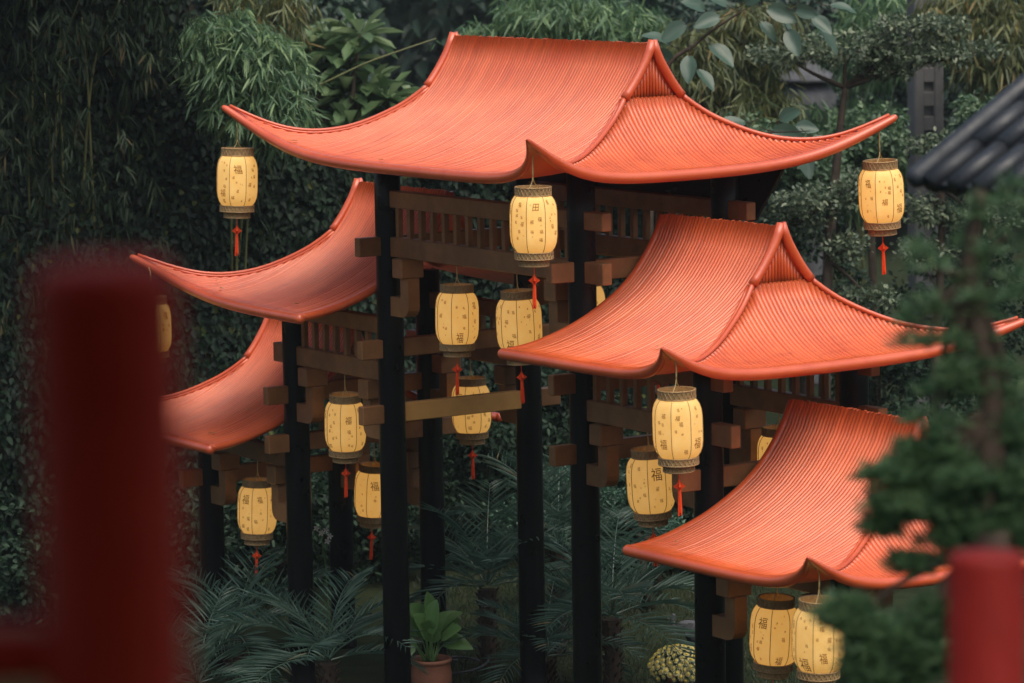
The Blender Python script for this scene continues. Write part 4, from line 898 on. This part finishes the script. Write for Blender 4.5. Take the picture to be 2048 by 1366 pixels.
# ------------------------------------------------------------------ stone lantern and concrete pole far right
def stone_lantern():
    d = 60.0; b0 = on_ground(1622, d); zc = at(1622, 195, d)[2]; rt = empty('stone_lantern', b0); tag(rt, 'blurred grey rounded stone lantern among the trees right of the top roof', 'stone lantern')
    V, F = lathe([(0.34, 0), (0.34, 0.2), (0.22, 0.3), (0.19, zc-0.8), (0.30, zc-0.62), (0.32, zc-0.55)], 20); obj('pedestal', V, F, M['stone'], rt, True)
    V, F = lathe([(0.20, zc-0.55), (0.36, zc-0.42), (0.45, zc-0.18), (0.44, zc+0.06), (0.33, zc+0.24), (0.22, zc+0.28)], 24); obj('globe', V, F, M['stone'], rt, True)
    V, F = lathe([(0.20, zc+0.28), (0.52, zc+0.30), (0.50, zc+0.36), (0.25, zc+0.50), (0.10, zc+0.60), (0.11, zc+0.70), (0.0, zc+0.80)], 24); obj('cap', V, F, M['stone'], rt, True)
stone_lantern()
def pole():
    d = 54.0; b0 = on_ground(1852, d); rt = empty('concrete_pole', b0); rt.rotation_euler[2] = YAW+0.25; tag(rt, 'grey concrete pole with rectangular slots rising above the right-hand trees', 'pole')
    w, dp, H = 0.46, 0.34, 10.5; b = MB(); b.add(*box((-w/2+0.075, 0, H/2), (0.15, dp, H), 0.02)); b.add(*box((w/2-0.075, 0, H/2), (0.15, dp, H), 0.02)); b.build('flange', M['concrete'], rt)
    V, F = box((0, -0.04, H/2), (w-0.3, dp*0.35, H)); obj('web', V, F, M['concrete'], rt)
    z = 0.3; zr = at(1850, 170, d)[2]
    zs = sorted([zr, zr-0.36]+[zr-0.36*k for k in range(2, 14)]+[zr+0.36*k for k in range(1, 12)])
    for a, c in zip(zs[:-1], zs[1:]):
        hgt = (c-a)-0.15; V, F = box((0, -0.012, a+0.075+hgt/2), (w-0.3+0.002, dp-0.05, hgt), 0.006); obj('infill_block', V, F, M['concrete'], rt)
pole()
# ------------------------------------------------------------------ grass, hose
LV = Leaves(); n = 26000; P = np.array([on_ground(RNG.uniform(820, 1720), RNG.uniform(34.0, 43.0), 0.0) for _ in range(n)]); D = unit(np.array([0, 0, 1.0])+RNG.normal(0, 0.4, (n, 3)))
LV.add(P, D, rdir(n), RNG.uniform(0.04, 0.10, n), 0.008); tag(LV.build('lawn_grass', M['grass'], droop=0.1), 'short dim green grass under the gate', 'grass', kind='stuff')
c = on_ground(905, 37.4, 0.02); P = [c+HR*0.32*math.cos(a)+HF*0.55*math.sin(a)+np.array([0, 0, 0.004*k]) for k, a in enumerate(np.linspace(0, 11, 60))]
V, F = tube(P, 0.012, 6); tag(obj('garden_hose', V, F, M['hose'], smooth=True), 'coiled dark garden hose on the ground beside the terracotta pot', 'hose')
# ------------------------------------------------------------------ foreground: red posts, tiled roof, podocarpus
def local(o, d0): o.location = d0; o.rotation_euler[2] = YAW
def red_rail():
    d = 3.7; p = on_ground(212, d, 6.45); ztop = at(212, 525, d)[2]; rt = empty('red_railing', p); rt.rotation_euler[2] = YAW; tag(rt, 'strongly blurred dark red railing post at the left edge close by', 'railing')
    h = ztop-6.45; V, F = lathe([(0.09, 0), (0.09, 0.12), (0.075, 0.14), (0.075, h-0.03), (0.071, h-0.008), (0.058, h), (0.0, h+0.002)], 28); obj('post', V, F, M['post_red'], rt, True)
    zr = at(30, 1325, d)[2]-6.45; V, F = box((-0.62, 0, zr), (1.12, 0.06, 0.06), 0.01); obj('top_rail', V, F, M['post_red'], rt)
    V, F = box((-0.62, 0, 0.2), (1.12, 0.04, 0.04), 0.008); obj('bottom_rail', V, F, M['post_red'], rt)
    for k in range(7): V, F = box((-0.16-0.15*k, 0, (zr+0.2)/2), (0.025, 0.025, zr-0.26)); obj('baluster', V, F, M['post_red'], rt)
red_rail()
def red_post():
    d = 8.6; p = on_ground(1973, d, 5.35); h = at(1973, 1118, d)[2]-5.35; rt = empty('red_post', p); rt.rotation_euler[2] = YAW; tag(rt, 'blurred bright red round post at the lower right edge in front of pine foliage', 'post')
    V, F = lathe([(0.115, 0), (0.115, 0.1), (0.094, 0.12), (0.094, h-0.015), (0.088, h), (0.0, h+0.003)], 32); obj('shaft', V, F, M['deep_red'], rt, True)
    V, F = box((0, 0, 0.03), (0.26, 0.26, 0.06), 0.01); obj('base', V, F, M['stone'], rt)
red_post()
def pavilion():
    d = 19.0; c0 = at(1846, 366, d); e = unit(HR*0.50-HF*0.87); s = unit(HR*0.87+HF*0.50); UPV = np.array([0, 0, 1.0]); sl = R_(32)
    rt = empty('tiled_pavilion', (c0[0], c0[1], 0)); o0 = np.array([c0[0], c0[1], 0.0]); tag(rt, 'blurred slate grey tiled roof of a pavilion at the right edge', 'pavilion')
    EL, SLN = 4.2, 2.6; sd = s*math.cos(sl)+UPV*math.sin(sl); nr = np.cross(e, sd); nr = nr if nr[2] > 0 else -nr
    def quad(c, a, b, n): V = [c, c+a, c+a+b, c+b]; V += [v-n for v in V]; return V, [(0, 1, 2, 3), (7, 6, 5, 4), (0, 4, 5, 1), (1, 5, 6, 2), (2, 6, 7, 3), (3, 7, 4, 0)]
    for sg_ in (0, 1):
        cc = c0 if sg_ == 0 else c0+s*2*SLN*math.cos(sl); ss = sd if sg_ == 0 else -s*math.cos(sl)+UPV*math.sin(sl); nn = np.cross(e, ss); nn = nn if nn[2] > 0 else -nn
        V, F = quad(cc, e*EL, ss*SLN, nn*0.05); sh = obj('roof_slope', np.array(V)-o0, F, M['tile'], rt)
        for k in range(20):
            a = cc+e*(0.10+0.21*k)
            for j in range(7):
                p0 = a+ss*(SLN*j/7-0.02)+nn*0.012; p1 = a+ss*SLN*(j+1)/7+nn*0.004; P = [p0-o0, p1-o0]; V, F = tube(P, [0.058, 0.050], 10); obj('tile', V, F, M['tile'], sh, True)
    P = [c0+nr*0.05-o0-sd*0.02, c0+sd*SLN+nr*0.05-o0]; V, F = tube(P, 0.06, 12, dome=True); obj('verge_ridge', V, F, M['tile'], rt, True)
    P = [c0+sd*SLN+nr*0.05-o0-e*0.05, c0+sd*SLN+nr*0.05-o0+e*(EL+0.05)]; V, F = tube(P, 0.1, 12); obj('ridge', V, F, M['tile'], rt, True)
    for a in (0.7, EL-0.5):
        for bq in (0.55, 2*SLN*math.cos(sl)-0.55):
            q = c0+e*a+s*bq-o0; V, F = tube([(q[0], q[1], -0.02), (q[0], q[1], c0[2]+0.25)], 0.085, 14); obj('post', V, F, M['bark'], rt, True)
pavilion()
def podocarpus():
    d = 12.6; b0 = on_ground(1985, d); rt = empty('podocarpus_tree', b0); tag(rt, 'blurred dark needle-leaved tree with round pads in front of the lowest right roof', 'tree'); bm = MB(); LV = Leaves()
    T = [b0, at(2000, 1366, d), at(1960, 1100, d), at(1985, 820, d), at(1940, 560, d), at(1960, 380, d)]; bm.add(*tube(curve_pts(T, 30), np.linspace(0.085, 0.02, 30), 8))
    def pad(x, y, rx, ry, n, dd=0.0, k=0, L=0.075):
        c = at(x, y, d+dd); r0, r1 = px_r(rx, d), px_r(ry, d); q = rdir(n)*RNG.uniform(0.1, 1, (n, 1))**0.4
        P = c+q[:, :1]*r0*HR+q[:, 1:2]*r1*np.array([0, 0, 1])+q[:, 2:]*HF*r0*0.6
        for p in P:
            m = 26; a = rdir(m); a[:, 2] = np.abs(a[:, 2])*0.9; LV.add(p+a*0.008, a, rdir(m), L*RNG.uniform(0.6, 1.1, m), 0.007)
        limb(bm, T[k], c-np.array([0, 0, r1*0.4]), 0.022, 0.006, 0.05)
        for p in P[::12]: limb(bm, c-np.array([0, 0, r1*0.4]), p, 0.006, 0.002, 0.02, 4, 4)
    for a in ((1800, 955, 78, 34, 70), (1900, 965, 110, 50, 140), (2020, 985, 80, 60, 90), (1830, 1015, 100, 36, 90), (1950, 1050, 90, 35, 70), (1760, 1065, 36, 18, 22), (1860, 910, 70, 22, 40), (2010, 1060, 70, 34, 60), (1900, 1080, 60, 24, 36), (2030, 1095, 50, 30, 40), (1925, 1120, 50, 20, 26)): pad(*a, k=3)
    for a in ((1690, 1240, 52, 34, 44), (1770, 1285, 90, 52, 100), (1850, 1300, 90, 70, 110), (1770, 1345, 80, 40, 70), (1880, 1230, 50, 30, 40), (1820, 1130, 40, 22, 24)): pad(*a, k=2)
    for a in ((1900, 610, 90, 40, 14), (1990, 560, 70, 90, 18), (1870, 520, 70, 40, 8), (1990, 790, 70, 70, 20), (1890, 780, 70, 40, 12), (2030, 430, 50, 80, 12), (1950, 440, 50, 50, 7), (2035, 860, 50, 50, 22), (1940, 690, 70, 30, 12), (1850, 690, 70, 18, 8), (1830, 650, 50, 16, 4), (1920, 745, 70, 26, 12), (1870, 850, 60, 30, 12)): pad(*a, k=4)
    bm.build('trunk', M['bark'], rt, True).data.transform(Matrix.Translation(Vector(-b0))); LV.build('crown', M['pine'], rt, b0, droop=0.05)
podocarpus()
# ------------------------------------------------------------------ added unseen hall on the terrace to shade the near posts
def sunshade():
    o = CAM.copy(); o[2] = 6.45; rt = empty('sunshade_roof', (o[0], o[1], 6.45)); rt.rotation_euler[2] = YAW; tag(rt, 'unseen added hall on the terrace sheltering the foreground posts', 'sunshade')
    V, F = box((0, -1.1, 2.95), (11.0, 9.4, 0.16), 0.02); obj('roof', V, F, M['tile'], rt)
    for x in (-5.0, 5.0): V, F = tube([(x, -5.0, 0.0), (x, -5.0, 2.9)], 0.13, 16); obj('post', V, F, M['post_red'], rt, True)
    for x in (-5.0, 5.0):
        V, F = tube([(x, 2.6, 0.0), (x, 2.6, 2.9)], 0.13, 16); obj('post', V, F, M['post_red'], rt, True)
sunshade()
# ------------------------------------------------------------------ moist air
def haze():
    m = bpy.data.materials.new('haze_air'); m.use_nodes = True; N = m.node_tree.nodes; N.clear(); o = N.new('ShaderNodeOutputMaterial'); v = N.new('ShaderNodeVolumePrincipled')
    v.inputs['Color'].default_value = (0.80, 0.90, 0.95, 1); v.inputs['Density'].default_value = 0.00038; v.inputs['Anisotropy'].default_value = 0.2
    m.node_tree.links.new(v.outputs[0], o.inputs['Volume'])
    V, F = box((-10, 12, 35.0), (1400, 1400, 76.0)); tag(obj('haze', V, F, m), 'thin moist haze in the garden air', 'haze', kind='stuff')
haze()
